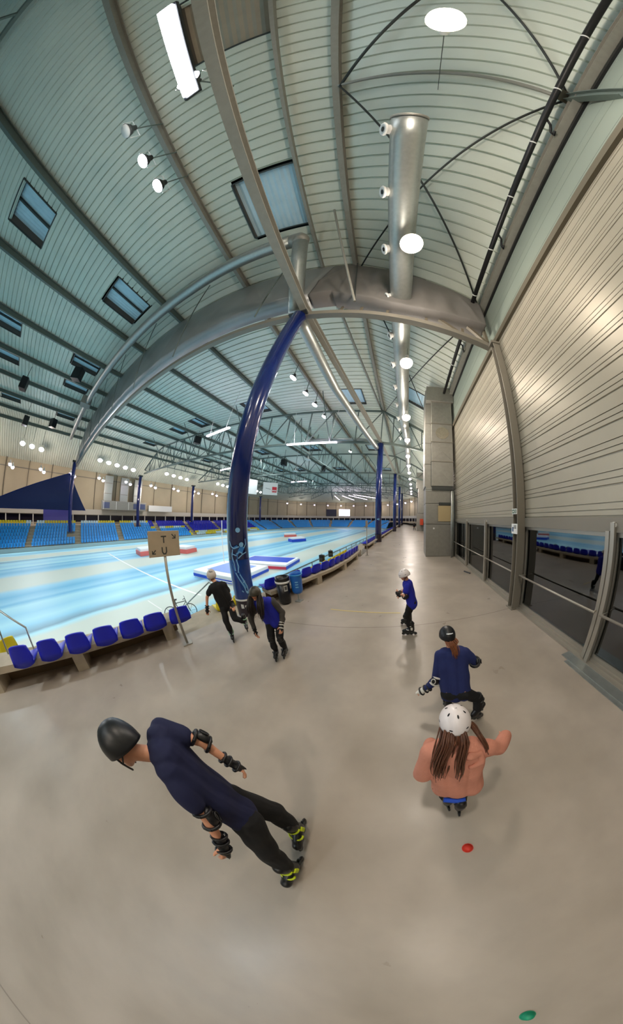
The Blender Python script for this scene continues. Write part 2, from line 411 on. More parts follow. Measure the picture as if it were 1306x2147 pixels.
# window posts (pairs of round-edged uprights) and the rail in front of the glass
pn = 0
for i, y in enumerate(posts[:-4]):
    if abs(y-3.72) < 0.01 or i == 0: continue
    nm = {1.43:'nearest in the photo, left of the right edge', 5.92:'first beyond the wall column', 8.12:'second beyond the wall column'}.get(y)
    if y > 8.2 or y < -3: nm = nm or 'far one beside the air duct' if y > 8.2 else 'one behind the viewer, furthest back'
    if nm is None: nm = 'one beyond the right edge of the photo' 
    t = thing('window_post', 'double aluminium window post with flanged head, '+nm, 'post', (WX-0.06, y, 0), 0, 'window posts')
    bm = NB(); bbox(bm, -0.05, 0.03, -0.085, -0.015, 0.0, 2.24, 0.01); bbox(bm, -0.02, 0.06, 0.015, 0.085, 0.03, 2.12, 0.01)
    box(bm, 0.0, 0.06, -0.02, 0.02, 0.03, 2.1)
    obj('upright', bm, M_alu, t)
    bm = NB(); tube(bm, (-0.02,-0.05,2.2),(0.08,-0.05,2.2),0.045,n=12)
    obj('head_fixing', bm, M_white, t)
for k, (ya, yb) in enumerate(((-5.0,1.36),(1.46,3.6),(3.84,5.87),(5.97,8.07),(8.17,10.3))):
    bm = NB(); tube(bm, (WX-0.16, ya, 0.93), (WX-0.16, yb, 0.93), 0.021, n=10)
    for y in (ya+0.03, yb-0.03): tube(bm, (WX-0.16, y, 0.93), (WX+0.02, y, 0.93), 0.012, n=6)
    tag(obj('hand_rail', bm, M_alu, smooth=True), 'round metal rail in front of the %s window' % ['nearest, cut by the photo edge,','large dark','narrow just past the wall column,','third','furthest, beside the duct,'][k], 'rail', 'window rails')

# ---- wall columns (H sections) carrying the trusses
TY = [-19.4, 3.65, 17.5, 31.4, 45.3, 59.2]
for i, y0 in enumerate(TY):
    y = y0 + 0.122*2.6
    if i == 1: y = 3.74
    t = thing('wall_column', 'grey H-section steel column against the cladding, %s' % ['far behind the viewer','large one beside the dark window','second along, beyond the air duct','third along the walkway','fourth along the walkway','furthest along the walkway'][i], 'column', (WX-0.12, y, 0), 0, 'steel wall columns')
    bm = NB(); ibeam(bm, (-0.02,0,0.02), (-0.02,0,8.05), 0.22, 0.2, 0.018)
    M_ = Matrix.Rotation(PI/2, 4, 'Z')
    obj('shaft', bm, M_trim, t)
    bm = NB(); box(bm, -0.16, 0.11, -0.14, 0.14, 0.0, 0.025); 
    obj('base_plate', bm, M_trim, t)
    bm = NB(); box(bm, -0.2, 0.1, -0.13, 0.13, 7.98, 8.10)
    obj('cap_plate', bm, M_trim, t)
# signs on the near wall column
t = thing('exit_sign', 'small green and white emergency exit sign on the wall column', 'sign', (2.475, 3.74, 2.40))
bm = NB(); box(bm, -0.02, 0.0, -0.10, 0.10, 0.0, 0.13); obj('panel', bm, M_white, t)
bm = NB(); box(bm, -0.023, -0.0205, -0.085, -0.02, 0.02, 0.11); box(bm, -0.023, -0.0205, 0.0, 0.085, 0.02, 0.11); obj('print', bm, mat('sign_green', (46,92,70), 0.5), t)
bm = NB(); box(bm, -0.025, -0.0235, 0.02, 0.06, 0.045, 0.085); obj('figure', bm, M_white, t)
bm = NB(); box(bm, -0.025, -0.0235, -0.06, -0.045, 0.03, 0.10); obj('arrow', bm, M_white, t)
t = thing('notice_sign', 'small white pictogram notice on the wall column at head height', 'sign', (2.475, 3.74, 1.93))
bm = NB(); box(bm, -0.02, 0.0, -0.12, 0.12, 0.0, 0.24); obj('panel', bm, M_white, t)
for yy in (-0.06, 0.0): 
    bm = NB(); tube(bm, (-0.021, yy, 0.2), (-0.0235, yy, 0.2), 0.014, n=10); box(bm, -0.0235, -0.0205, yy-0.014, yy+0.014, 0.12, 0.186)
    obj('pictogram', bm, M_steeld, t)
bm = NB(); box(bm, -0.0235, -0.0205, 0.035, 0.09, 0.05, 0.16)
obj('pictogram', bm, mat('sign_blue', (70,92,128), 0.5), t)

# ================================================================== CEILING (trapezoid deck with skylight openings)
XW, XP1, XF, XL = WX+0.15, -3.1, -54.0, -63.0
def roof_z(x):
    if x > XP1: return 10.98 + (14.25-10.98)*(XW-x)/(XW-XP1)
    if x > XF: return 14.25
    return 14.25 - (14.25-10.2)*(XF-x)/(XF-XL)
SKY = []   # (x0,x1,y0a,y0b,material,style)
for ya, yb in ((-12.1,-8.5),(-2.15,0.9),(14.4,16.9),(28.2,30.8),(42.0,44.6)):
    if ya != -12.1: SKY.append((-7.5,-4.85,ya,yb))
    else: SKY.append((-7.3,-4.75,ya,yb))
    for xs in ((-18.8,-16.1),(-29.2,-26.9),(-34.8,-32.4),(-46.2,-43.6)): SKY.append((xs[0],xs[1],ya,yb))
SKY.append((-1.4,1.1,12.0,14.0))
per = 0.48; low_w = 0.40; gd = 0.115; sl = 0.010
bm = NB()
xs_all = sorted({XW, XP1, XF, XL} | {s[0] for s in SKY} | {s[1] for s in SKY} | {-48,-40,-22,-12}, reverse=True)
nrib = int((62+46)/per)
for k in range(nrib):
    ya = -46 + k*per
    offs = [(0,0),(low_w,0),(low_w+sl,gd),(per-sl,gd),(per,0)]
    grid = [[bm.verts.new(G(x, ya+o, roof_z(x)+h)) for o, h in offs] for x in xs_all]
    for i in range(len(xs_all)-1):
        xm = (xs_all[i]+xs_all[i+1])/2; ym = ya+per/2
        if any(s[0] < xm < s[1] and s[2] <= ym <= s[3] for s in SKY): continue
        for j in range(4): bm.faces.new((grid[i][j], grid[i][j+1], grid[i+1][j+1], grid[i+1][j]))
struct(obj('ceiling', bm, M_deck))
# backing above the deck so that no night shows through
bm = NB()
for i in range(len(xs_all)-1):
    a, b = xs_all[i], xs_all[i+1]
    quad(bm, G(a,-46,roof_z(a)+1.2), G(b,-46,roof_z(b)+1.2), G(b,62,roof_z(b)+1.2), G(a,62,roof_z(a)+1.2))
struct(obj('ceiling', bm, M_steeld))
# curved end of the hall roof
bm = NB()
rings = []
for rad, z in ((0.5,14.25),(12,14.2),(24,14.1),(31,11.2),(35.5,10.2)):
    rings.append([bm.verts.new((RCX+rad*math.cos(t), max(RCY-8, RCY-8+rad*math.sin(t)*1.22), z)) for t in [PI*k/40 for k in range(41)]])
for a, b in zip(rings, rings[1:]):
    for k in range(40): bm.faces.new((a[k],a[k+1],b[k+1],b[k]))
struct(obj('ceiling', bm, M_deck, smooth=True))

def skylight(i, s):
    x0, x1, ya, yb = s; zt = 0.20 if x0 == -7.5 or x0 == -7.3 or x0 == -1.4 else 0.34
    names = {0:'large blue ribbed skylight beside the end of the silver duct pipe'}
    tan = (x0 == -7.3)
    where = 'near the top edge of the photo' if ya < -10 else ('over the left rink edge' if ya < 0 else 'far ahead over the rink')
    row = {-7.5:'over the walkway columns', -7.3:'over the walkway columns', -18.8:'second row out from the columns', -29.2:'third row out', -34.8:'fourth row out', -46.2:'furthest row out', -1.4:'in the slope beside the wall duct'}[x0]
    lab = 'recessed roof window %s, %s, %s' % (row, where, 'bay at %d m' % round((ya+yb)/2)) 
    bay = {-12.1:'bay behind the viewer', -2.15:'bay before the first truss', 14.4:'bay before the second truss', 28.2:'bay before the third truss', 42.0:'bay before the fourth truss', 12.0:'bay of the air duct'}[ya]
    lab = '%s roof window, %s, %s' % ('unlit tan ribbed' if tan else 'blue grey recessed', row, bay)
    t = thing('roof_window', lab, 'skylight', G((x0+x1)/2, (ya+yb)/2, roof_z((x0+x1)/2)), 0, 'roof windows')
    c = Vector(t.location)
    def P(x, y, dz): return G(x, y, roof_z(x)+dz)-c
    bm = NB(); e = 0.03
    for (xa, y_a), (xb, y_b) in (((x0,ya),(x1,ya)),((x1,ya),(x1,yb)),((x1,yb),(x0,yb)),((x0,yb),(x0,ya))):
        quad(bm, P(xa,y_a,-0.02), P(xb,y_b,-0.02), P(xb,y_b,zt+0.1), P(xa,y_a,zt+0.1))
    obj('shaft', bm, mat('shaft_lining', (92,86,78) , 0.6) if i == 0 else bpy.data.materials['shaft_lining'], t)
    bm = NB()
    n = int((x1-x0)/0.12); pr = None
    for k in range(n+1):
        x = x0+(x1-x0)*k/n; h = zt+(0.035 if k % 2 else 0)
        cur = (bm.verts.new(P(x,ya,h)), bm.verts.new(P(x,yb,h)))
        if pr: bm.faces.new((pr[0],pr[1],cur[1],cur[0]))
        pr = cur
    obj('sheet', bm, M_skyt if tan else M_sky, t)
    bm = NB()
    for (xa, y_a), (xb, y_b) in (((x0,ya),(x1,ya)),((x1,yb),(x0,yb)),((x0,yb),(x0,ya)),((x1,ya),(x1,yb))):
        bar(bm, P(xa,y_a,-0.02), P(xb,y_b,-0.02), 0.06, 0.06)
    xm = x0+(x1-x0)*0.45
    if x0 < -10: bar(bm, P(xm,ya,zt-0.06), P(xm,yb,zt-0.06), 0.12, 0.08)
    obj('frame', bm, M_steeld, t)
for i, s in enumerate(SKY): skylight(i, s)

# ---- purlins along the hall
PUR = [(-3.1,14.02,'first purlin at the top of the roof slope'),(-9.1,14.02,'purlin carrying the flood light arms'),(-14.8,14.02,'third purlin out over the rink'),(-20.4,14.02,'fourth purlin out over the rink'),
       (-26.1,14.02,'fifth purlin out over the rink'),(-31.8,14.02,'sixth purlin out over the rink'),(-37.4,14.02,'seventh purlin out over the rink'),(-43.0,14.02,'eighth purlin out over the rink'),(-48.6,14.02,'ninth purlin out over the rink'),(-54.0,14.0,'last purlin before the far wall')]
for x, z, lab in PUR:
    bm = NB(); ibeam(bm, (x,-40,z), (x,62,z), 0.2, 0.34, 0.03)
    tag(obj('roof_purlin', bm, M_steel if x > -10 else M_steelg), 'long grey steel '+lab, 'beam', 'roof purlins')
bm = NB(); 
bar(bm, (-4.7,-20,13.98), (-4.7,3.0,13.98), 0.12, 0.2); bar(bm, (-4.7,3.0,13.98),(-3.3,17.5,13.98), 0.10, 0.18)
tag(obj('roof_purlin', bm, M_steel), 'slim secondary purlin between column beam and roof slope', 'beam', 'roof purlins')
# column-head beam
bm = NB(); ibeam(bm, (-4.02,-34,9.55), (-4.02,3.1,9.55), 0.26, 0.26, 0.03)
tag(obj('column_beam', bm, M_steel), 'heavy brown grey beam running overhead to the head of the big blue column', 'beam')
bm = NB(); ibeam(bm, (-4.02,3.1,9.6), (-3.1,17.2,10.05), 0.24, 0.24, 0.03)
tag(obj('column_beam', bm, M_steel), 'grey beam linking the first two blue column heads', 'beam')
for (xa,ya,za),(xb,yb,zb),n_ in (((-3.1,17.2,10.05),(-2.7,31.0,10.4),'second and third'),((-2.7,31,10.4),(-2.7,45,11.0),'third and fourth')):
    bm = NB(); ibeam(bm, (xa,ya,za), (xb,yb,zb), 0.22, 0.24, 0.03)
    tag(obj('column_beam', bm, M_steel), 'grey beam linking the %s blue column heads' % n_, 'beam')

# ---- bracing rods in the roof slope
def rods(name, segs, r, m, lab, cat='brace', group=None):
    bm = NB()
    for a, b in segs: tube(bm, a, b, r, n=8)
    return tag(obj(name, bm, m, smooth=True), lab, cat, group)
N1, N4 = (-2.95,-5.33,13.75), (-2.95,3.3,13.75); N2, N3 = (2.5,-4.75,11.05), (2.5,3.95,11.05)
rods('brace_rod', [(N1,N3)], 0.035, M_steeld, 'dark brace rod running from the roof slope strut to the truss end', group='roof brace rods')
rods('brace_rod', [(N2,N4)], 0.035, M_steeld, 'dark brace rod crossing below the wall duct to the purlin node', group='roof brace rods')
rods('brace_rod', [(N1,(-0.3,-9.6,12.6)),((-0.3,-9.6,12.6),(2.5,-14.0,11.05))], 0.05, M_steeld, 'dark brace rod going up past the nearest lamp', group='roof brace rods')
rods('brace_rod', [(N2,(-0.3,-9.6,12.5)),((-0.3,-9.6,12.5),(-2.95,-14.0,13.75))], 0.035, M_steeld, 'dark brace rod at the top right above the black pipe', group='roof brace rods')
bm = NB(); tube(bm, (-3.0,-5.05-0.36,13.8), (2.55,-5.05+0.31,11.15), 0.06, n=10)
tag(obj('roof_strut', bm, M_steel), 'round strut across the roof slope above the nearest lamp', 'strut')
bm = NB(); ibeam(bm, (2.45,-4.74,11.0), (2.72,-4.66,9.1), 0.2, 0.22, 0.02)
tag(obj('wall_strut', bm, M_steelg), 'short grey bracket beam at the wall head near the upper right corner', 'strut')
bm = NB(); box(bm, 2.15, 2.6, -4.95, -4.55, 11.02, 11.05)
tag(obj('gusset_plate', bm, M_cap), 'brown gusset plate where the braces meet the wall head', 'plate')
for a in (17.5, 31.4):
    rods('brace_rod', [((-2.95,a-0.3,13.7),(2.5,a-13.4+0.3,11.05))], 0.035, M_steeld, 'dark brace rod in the roof slope bay ending at the %s truss' % ('second' if a < 20 else 'third'), group='roof brace rods')
    rods('brace_rod', [((-2.95,a-13.9-0.3,13.7),(2.5,a+0.3,11.05))], 0.035, M_steeld, 'crossing dark brace rod in the roof slope bay before the %s truss' % ('second' if a < 20 else 'third'), group='roof brace rods')

# ================================================================== TRUSSES
def truss(i, y0, cx, cz, wrapped):
    """bottom chord from the wall column over the walkway column to the far column"""
    lab = ['open steel roof truss behind the viewer at the upper left','great arched roof truss wrapped in grey fabric above the blue column','second open steel roof truss across the hall','third open steel roof truss across the hall','fourth open steel roof truss across the hall','furthest open steel roof truss across the hall'][i]
    t = thing('roof_truss', lab, 'truss', G(cx, y0, cz), 0, None)
    c = Vector(t.location)
    XFC = -50.6
    zw = 8.1 if wrapped else min(8.9+0.1*i, 9.4)
    def bz(x):     # bottom chord height
        if x > cx:
            s = (x-cx)/(2.5-cx); return cz + (zw-cz)*s**1.25
        return cz + (0.35 if wrapped else 0.1)*math.sin(PI*min(1,(cx-x)/(cx-XFC)))
    def tz(x):     # top chord height
        if x > -3.1: return min(13.6, 10.75+(13.6-10.75)*((2.5-x)/5.6)**0.85)
        if x > -44: return 13.72
        return 13.72-(13.72-10.6)*(-44-x)/6.6
    def P(x, z, dy=0): return G(x, y0+dy, z)-c
    st = [2.5-k*1.4 for k in range(5)] + [cx-0.0-k*2.33 for k in range(21)]
    st = [x for x in st if x >= XFC-0.1]; st[-1] = XFC
    st = sorted(set([2.5,1.1,-0.3,-1.9,cx]+[cx-k*(cx-XFC)/18 for k in range(1,19)]), reverse=True)
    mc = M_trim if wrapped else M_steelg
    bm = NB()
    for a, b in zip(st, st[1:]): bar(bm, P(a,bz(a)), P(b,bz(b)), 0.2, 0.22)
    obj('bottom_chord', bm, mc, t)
    bm = NB()
    for a, b in zip(st, st[1:]): bar(bm, P(a,tz(a)), P(b,tz(b)), 0.16, 0.2)
    obj('top_chord', bm, mc, t)
    if not wrapped:
        for k in range(1, len(st)-1):
            bm = NB(); bar(bm, P(st[k],bz(st[k])), P(st[k],tz(st[k])), 0.1, 0.1); obj('upright', bm, mc, t)
        for k in range(0, len(st)-1):
            bm = NB()
            a, b = (st[k], st[k+1]) if k % 2 else (st[k+1], st[k])
            bar(bm, P(a,bz(a)), P(b,tz(b)), 0.09, 0.09); obj('diagonal', bm, mc, t)
        # cross struts at bottom chord level towards next bay
        for k in (6, 10, 14, 18):
            if k < len(st):
                bm = NB(); x = st[k]; bar(bm, P(x,bz(x)), P(x,13.9,3.4), 0.07, 0.07); bar(bm, P(x,bz(x)), P(x,13.9,-3.4), 0.07, 0.07); obj('knee_brace', bm, mc, t)
    else:
        # fabric cover: a sagging skin round the upper two thirds of the truss
        def cz_(x, f_):
            # creases running down from the purlin points
            q = 0.0
            for x0, sl_ in ((-3.0,-1.6),(-3.0,1.5),(-0.3,-1.2),(1.4,0.8),(-3.0,0.2)):
                q += 0.07*math.exp(-((x-(x0+sl_*(1-f_)))/0.10)**2)
            return q*math.sin(PI*min(1,f_*1.1)) if x > -4.2 else 0.02*math.sin(x*2.2+3*f_)
        def cover(xs, mm, nm, seg=10):
            bm = NB(); prev = None
            for x in xs:
                zt_ = tz(x)+0.12; zb_ = max(bz(x)+ (0.42 if x > -5 else 0.30), zt_-3.6)
                if x > 0.2: zb_ = bz(x)+0.42+0.5*((x-0.2)/2.3); zt_ = tz(x)
                wv = 0.05*math.sin(x*3.1)+0.04*math.sin(x*7.3+1)
                ring = []
                for q in range(28):
                    if q < 21: f_ = q/20; zz = zb_+(zt_-zb_)*f_; dy = -0.34-0.03*math.sin(PI*f_)-wv*math.sin(PI*f_)*(1+0.6*math.sin(5*f_+x))-cz_(x,f_)
                    else: f_ = (q-21)/6; zz = zt_+(zb_-zt_)*f_; dy = 0.34+0.10*math.sin(PI*f_)
                    ring.append(bm.verts.new(P(x, zz, dy)))
                if prev:
                    for q in range(28): bm.faces.new((prev[q],prev[(q+1)%28],ring[(q+1)%28],ring[q]))
                else: bm.faces.new(ring)
                prev = ring
            bm.faces.new(prev)
            return obj(nm, bm, mm, t, smooth=True)
        cover([2.4-k*0.065 for k in range(100)], M_fabric, 'fabric_cover')
        cover([-4.1-k*0.5 for k in range(93)], M_foil, 'foil_cover')
        # straps with tension lines down to the chord
        for k in range(8):
            x = -5.6-k*5.4
            bm = NB(); tube(bm, P(x-0.2,bz(x)+0.05,-0.42), P(x+0.3,13.6,-1.5), 0.03, n=6)
            obj('hanger_rod', bm, M_steelg, t)
        for x in (1.55, 0.3, -1.0, -1.9, -2.6):
            bm = NB(); bar(bm, P(x,bz(x)), P(x,bz(x)+0.5), 0.09, 0.05); obj('stub', bm, M_cap, t)
        for a, b in (((1.5,bz(1.5)+.05),(-0.1,bz(-0.1)+1.2)),((2.45,8.35),(2.35,10.7)),((2.4,8.3),(0.9,10.1))):
            bm = NB(); bar(bm, P(a[0],a[1]), P(b[0],b[1]), 0.10, 0.12); obj('knee_brace', bm, M_cap, t)
        bm = NB(); tube(bm, P(-2.0,bz(-2.0)+0.1,-0.45), P(-3.6,13.9,-3.2), 0.045, n=8); obj('hanger_rod', bm, M_steel, t)
        bm = NB(); tube(bm, P(-2.0,bz(-2.0)+0.1,-0.47), P(-2.9,13.6,-0.47), 0.03, n=8); obj('hanger_rod', bm, M_steeld, t)
    return t
CC = [(-4.0,9.1),(-4.04,9.12),(-3.1,9.95),(-2.7,10.2),(-2.7,10.4),(-2.7,10.6)]
for i, y0 in enumerate(TY): truss(i, y0, CC[i][0], CC[i][1], i == 1)
# diagonal longitudinal lattice between the trusses far ahead
for k, (ya, yb) in enumerate(((17.5,31.4),(31.4,45.3),(45.3,59.2))):
    for j, x in enumerate((-13.0,-27.0,-41.0)):
        bm = NB(); n = 6
        for q in range(n):
            a = ya+(yb-ya)*q/n; b = ya+(yb-ya)*(q+1)/n
            bar(bm, G(x,a,10.2), G(x,(a+b)/2,13.8), 0.06, 0.06); bar(bm, G(x,(a+b)/2,13.8), G(x,b,10.2), 0.06, 0.06)
        bar(bm, G(x,ya,10.2), G(x,yb,10.2), 0.1, 0.1)
        tag(obj('lattice_girder', bm, M_steelg), 'lattice girder along the hall, %s bay beyond the second truss, %s' % (['first','second','third'][k], ['near side of the rink','middle of the rink','far side of the rink'][j]), 'girder', 'lattice girders')
# radial trusses over the curved end
for k in range(7):
    a = R(24+22*k); bm = NB()
    p0 = Vector((RCX+4*math.cos(a), RCY-2+4*math.sin(a), 13.6)); p1 = Vector((RCX+26*math.cos(a), RCY-6+26*math.sin(a)*1.15, 12.2))
    q0 = p0-Vector((0,0,2.2)); q1 = p1-Vector((0,0,1.5))
    bar(bm, p0, p1, 0.14, 0.16); bar(bm, q0, q1, 0.14, 0.16)
    for s in range(6):
        f0, f1 = s/6, (s+1)/6
        bar(bm, p0.lerp(p1,f0), q0.lerp(q1,f1), 0.07, 0.07); bar(bm, q0.lerp(q1,f1), p0.lerp(p1,f1), 0.07, 0.07)
    tag(obj('radial_truss', bm, M_steelg), 'radial steel truss over the curved rink end, %s from the right' % ordinal(k).replace('nearest','first'), 'truss', 'radial trusses')
# ================================================================== DUCTS AND PIPES
def seam_tube(bm, pts, r, n=28, pitch=0.6, ridge=0.0):
    """spiral duct: a tube with fine raised seams"""
    P = []; rr = []
    for a, b in zip(pts, pts[1:]):
        a = Vector(a); b = Vector(b); L = (b-a).length; k = max(1, int(L/pitch))
        for i in range(k):
            for f, h in ((0,0),):
                P.append(a.lerp(b, (i+f)/k)); rr.append(r+h)
    P.append(Vector(pts[-1])); rr.append(r)
    path(bm, P, rr, n, True)
t = thing('air_duct', 'big round silver spiral duct hanging over the walkway with open end near the lamps', 'duct', (-0.62,-2.45,9.9))
bm = NB(); seam_tube(bm, [(0,0,0),(0.0,14.5,0)], 0.37, 32); obj('duct_body', bm, M_galv, t, smooth=True)
bm = NB(); path(bm, [(0,14.5,0),(0.05,16,0),(0.25,19,0.1),(0.3,30,0.2)], 0.34, 20); obj('duct_body', bm, M_galv, t, smooth=True)
bm = NB(); lathe(bm, [(0.375,-0.04),(0.385,-0.04),(0.385,0.02),(0.36,0.02)], 32, M=Matrix.Rotation(PI/2,4,'X')); obj('end_collar', bm, M_galvm, t, smooth=True)
for k in range(11):
    y = 0.35+1.78*k
    bm = NB(); M_ = Matrix.Translation((-0.36, y, -0.10)) @ Matrix.Rotation(-PI/2, 4, 'Y') @ Matrix.Rotation(R(-30),4,'Y')
    lathe(bm, [(0.13,-0.04),(0.13,0.08),(0.165,0.09),(0.185,0.13),(0.16,0.16),(0.08,0.150),(0.065,0.10),(0.0,0.09)], 22, M=M_)
    nz = obj('jet_nozzle', bm, M_white, t, smooth=True)
    bm = NB(); M_ = Matrix.Translation((-0.36, y, -0.10)) @ Matrix.Rotation(-PI/2, 4, 'Y') @ Matrix.Rotation(R(-30),4,'Y')
    lathe(bm, [(0.0,0.148),(0.07,0.150),(0.07,0.156),(0.0,0.156)], 14, M=M_); obj('nozzle_core', bm, M_black, nz)
for k in range(7):
    y = 1.0+2.9*k; bm = NB()
    tube(bm, (0.0,y,0.37),(0.0,y,roof_z(-0.62)-9.9), 0.008, n=5); obj('hanger', bm, M_steeld, t)

t = thing('rink_duct', 'silver elbow duct rising by the blue column head and sweeping left across the hall', 'duct', (-4.56,0.86,12.45))
c = Vector(t.location)
bm = NB(); seam_tube(bm, [(0.06,2.35,-2.75),(0.02,0.9,-1.1),(0,0.12,-0.28)], 0.30, 26)
obj('riser', bm, M_galv, t, smooth=True)
bm = NB(); path(bm, [Vector((0,0.12,-0.28)), Vector((-0.02,0.04,-0.10)), Vector((-0.12,0,0.03)), Vector((-0.30,-0.02,0.06)), Vector((-0.5,-0.04,0.06))], [0.31,0.315,0.32,0.31,0.30], 26); obj('elbow', bm, M_galvm, t, smooth=True)
pts = [Vector((-0.5,-0.04,0.06)), Vector((-6.3,-0.6,0.05)), Vector((-14,-1.6,0.0)), Vector((-27,-3.3,0)), Vector((-43,-5.3,-0.1))]
bm = NB(); seam_tube(bm, pts, 0.30, 24, 0.5); obj('run', bm, M_galv, t, smooth=True)
bm = NB(); bbox(bm, -27.6,-26.2,-4.0,-2.8,-0.35,0.4,0.03); obj('damper_box', bm, M_galvm, t)
for k in range(10):
    q = pts[0].lerp(pts[1], 0.5) if k == 0 else Vector((-4-3.6*k, -0.35-3.6*k*0.126, 0.0))
    bm = NB(); tube(bm, q+Vector((0,0,0.3)), q+Vector((0,0,1.6)), 0.012, n=5); obj('hanger', bm, M_steeld, t)
t = thing('column_line_duct', 'round silver duct running under the beam from the near blue column to the next', 'duct', (-4.2,3.4,9.25))
bm = NB(); seam_tube(bm, [(0,0,0),(-0.1,4.5,0.1),(0.25,9.0,0.1),(0.75,13.6,0.05)], 0.24, 22, 0.3); obj('duct_body', bm, M_galv, t, smooth=True)
bm = NB(); path(bm, [(0.9,14.0,0.05),(0.9,14.2,0.6),(0.6,14.3,1.1),(-1.5,14.1,1.3),(-7,13.4,1.3)], 0.2, 16); obj('branch', bm, M_galv, t, smooth=True)
bm = NB(); seam_tube(bm, [(-6.0,14.2,0.6),(-12.0,11.2+14-10.6,0.2)], 0.12, 14, 0.5); 
bm.free()

t = thing('black_pipe', 'black rubber covered pipe under the roof edge with white clamp rings', 'pipe', (2.1,-14,10.75))
bm = NB(); path(bm, [(0,0,0),(0,24.2,0)], 0.085, 14); obj('pipe_body', bm, M_black, t, smooth=True)
for k, y in enumerate((4.2,7.2,9.3,11.25,13.2,15.2,17.2,19.3,21.4)):
    bm = NB(); tube(bm, (0,y-0.02,0),(0,y+0.02,0), 0.092, n=16); rg = obj('clamp_ring', bm, M_white, t, smooth=True)
    bm = NB(); tube(bm, (0,y,0.09),(0,y,0.28), 0.008, n=5); obj('rod', bm, M_galv, rg)
for k, y in enumerate((10.35,14.6,19.9)):
    bm = NB(); path(bm, [(0.06,y,0.0),(0.2,y+0.12,0.02),(0.28,y+0.35,0.0),(0.34,y+0.42,-0.1),(0.3,y+0.3,-0.14)], 0.035, 8); obj('branch_outlet', bm, M_black, t, smooth=True)

# floor standing air handling unit against the wall
t = thing('air_handling_unit', 'tall boxy sheet metal air unit standing on the floor against the wall', 'air unit', (1.72,11.2,0))
def facebox(nm, x0,x1,y0,y1,z0,z1, m=M_galvm, par=None, bev=0.012):
    bm = NB(); bbox(bm, x0,x1,y0,y1,z0,z1,bev); return obj(nm, bm, m, par or t)
facebox('base_cabinet', -0.80,0.78,-0.8,0.8,0,1.93)
bm = NB(); box(bm, -0.79,0.77,-0.812,-0.80,0.03,0.05); box(bm,-0.02,-0.01,-0.806,-0.8,0.05,1.9); obj('panel_joint', bm, M_trim, t)
bm = NB(); M_ = Matrix.Translation((-0.32,-0.80,1.70)) @ Matrix.Rotation(PI/2,4,'X'); lathe(bm, [(0.0,0.012),(0.05,0.012),(0.055,0.0)], 14, M=M_); obj('round_sticker', bm, M_white, t)
facebox('middle_cabinet', -0.80,0.74,-0.80,0.8,1.95,3.17)
facebox('access_door', -0.74,-0.12,-0.825,-0.80,2.0,3.12, M_galvm)
fd = facebox('beige_panel', -0.06,0.72,-0.86,-0.80,2.12,3.05, mat('beige_panel', (190,170,128), 0.5))
bm = NB(); box(bm, -0.02,0.72,-0.90,-0.80,3.1,3.24); obj('vent_hood', bm, M_steeld, t)
facebox('upper_cabinet', -0.80,0.70,-0.80,0.8,3.19,4.2)
bm = NB()
for z in (3.95,4.05): box(bm, -0.82,0.70,-0.83,-0.80,z,z+0.03)
obj('flange', bm, M_galv, t)
for k, (z0,z1) in enumerate(((4.2,5.6),(5.62,7.0),(7.02,8.4),(8.42,10.0),(10.02,11.2))):
    facebox('rear_riser', -0.86,-0.48,-0.7,0.7,z0,z1, M_galvm)
hz = [(4.22,5.72),(5.76,7.0),(7.04,8.3),(8.34,10.0)]
for k, (z0,z1) in enumerate(hz):
    bx = facebox('front_duct', -0.47,0.86,-0.95,0.25,z0,z1, M_galvm)
    bm = NB(); box(bm, -0.50,0.89,-0.98,0.28,z1-0.01,z1+0.04); obj('flange', bm, M_trim, bx)
    if k != 2:
        bm = NB(); xm, zm = 0.195, (z0+z1)/2
        for a, b in (((-0.44,z0+0.05),(xm,zm)),((0.83,z0+0.05),(xm,zm))): bar(bm, (a[0],-0.952,a[1]),(b[0],-0.962,b[1]), 0.012, 0.008)
        obj('cross_break', bm, M_galvm, bx)
bm = NB(); tube(bm, (0.2,-0.955,7.65),(0.2,-0.975,7.65),0.42,n=22); obj('crumpled_cover', bm, mat('foil_patch', (196,186,168), 0.25, metal=0.8, bump=1.0, bscale=9), t, smooth=False)
bm = NB(); box(bm, -0.44,0.8,-0.93,0.2,3.98,4.2); obj('underside_duct', bm, M_steeld, t)
facebox('top_duct', -0.82,1.0,-1.1,0.4,10.04,11.25, M_galvm)
# dark pipes beside the unit
for k in range(3):
    bm = NB(); path(bm, [(2.40+0.11*k,10.05+0.1*k,0.0),(2.40+0.11*k,10.05+0.1*k,2.0),(2.42+0.10*k,10.08+0.1*k,3.9)], 0.035 if k else 0.05, 8)
    tag(obj('riser_pipe', bm, M_galv if k < 2 else M_steeld, smooth=True), ['thick bright riser pipe between air unit and wall','slimmer bright riser pipe next to the thick one','dark riser pipe closest to the wall'][k], 'pipe')
bm = NB(); box(bm, 2.5,2.70,12.1,12.8,0.0,8.0); tag(obj('pipe_casing', bm, M_steeld), 'dark narrow casing between the air unit and the wall', 'casing')
# second unit far along
t = thing('air_handling_unit', 'distant grey air unit far down the walkway beside the orange box', 'air unit', (1.9,33.0,0))
facebox('base_cabinet', -0.7,0.8,-0.8,0.8,0,3.2); facebox('front_duct', -0.45,0.8,-0.9,0.4,3.22,7.8, M_galvm); facebox('top_duct', -0.75,0.8,-0.7,0.7,7.82,10.8)
bm = NB(); bbox(bm, 1.75,2.3,31.0,31.9,1.1,2.2,0.03); tag(obj('orange_box', bm, mat('orange_red', (206,72,36), 0.5)), 'orange red wall box in the distance past the air unit', 'box')

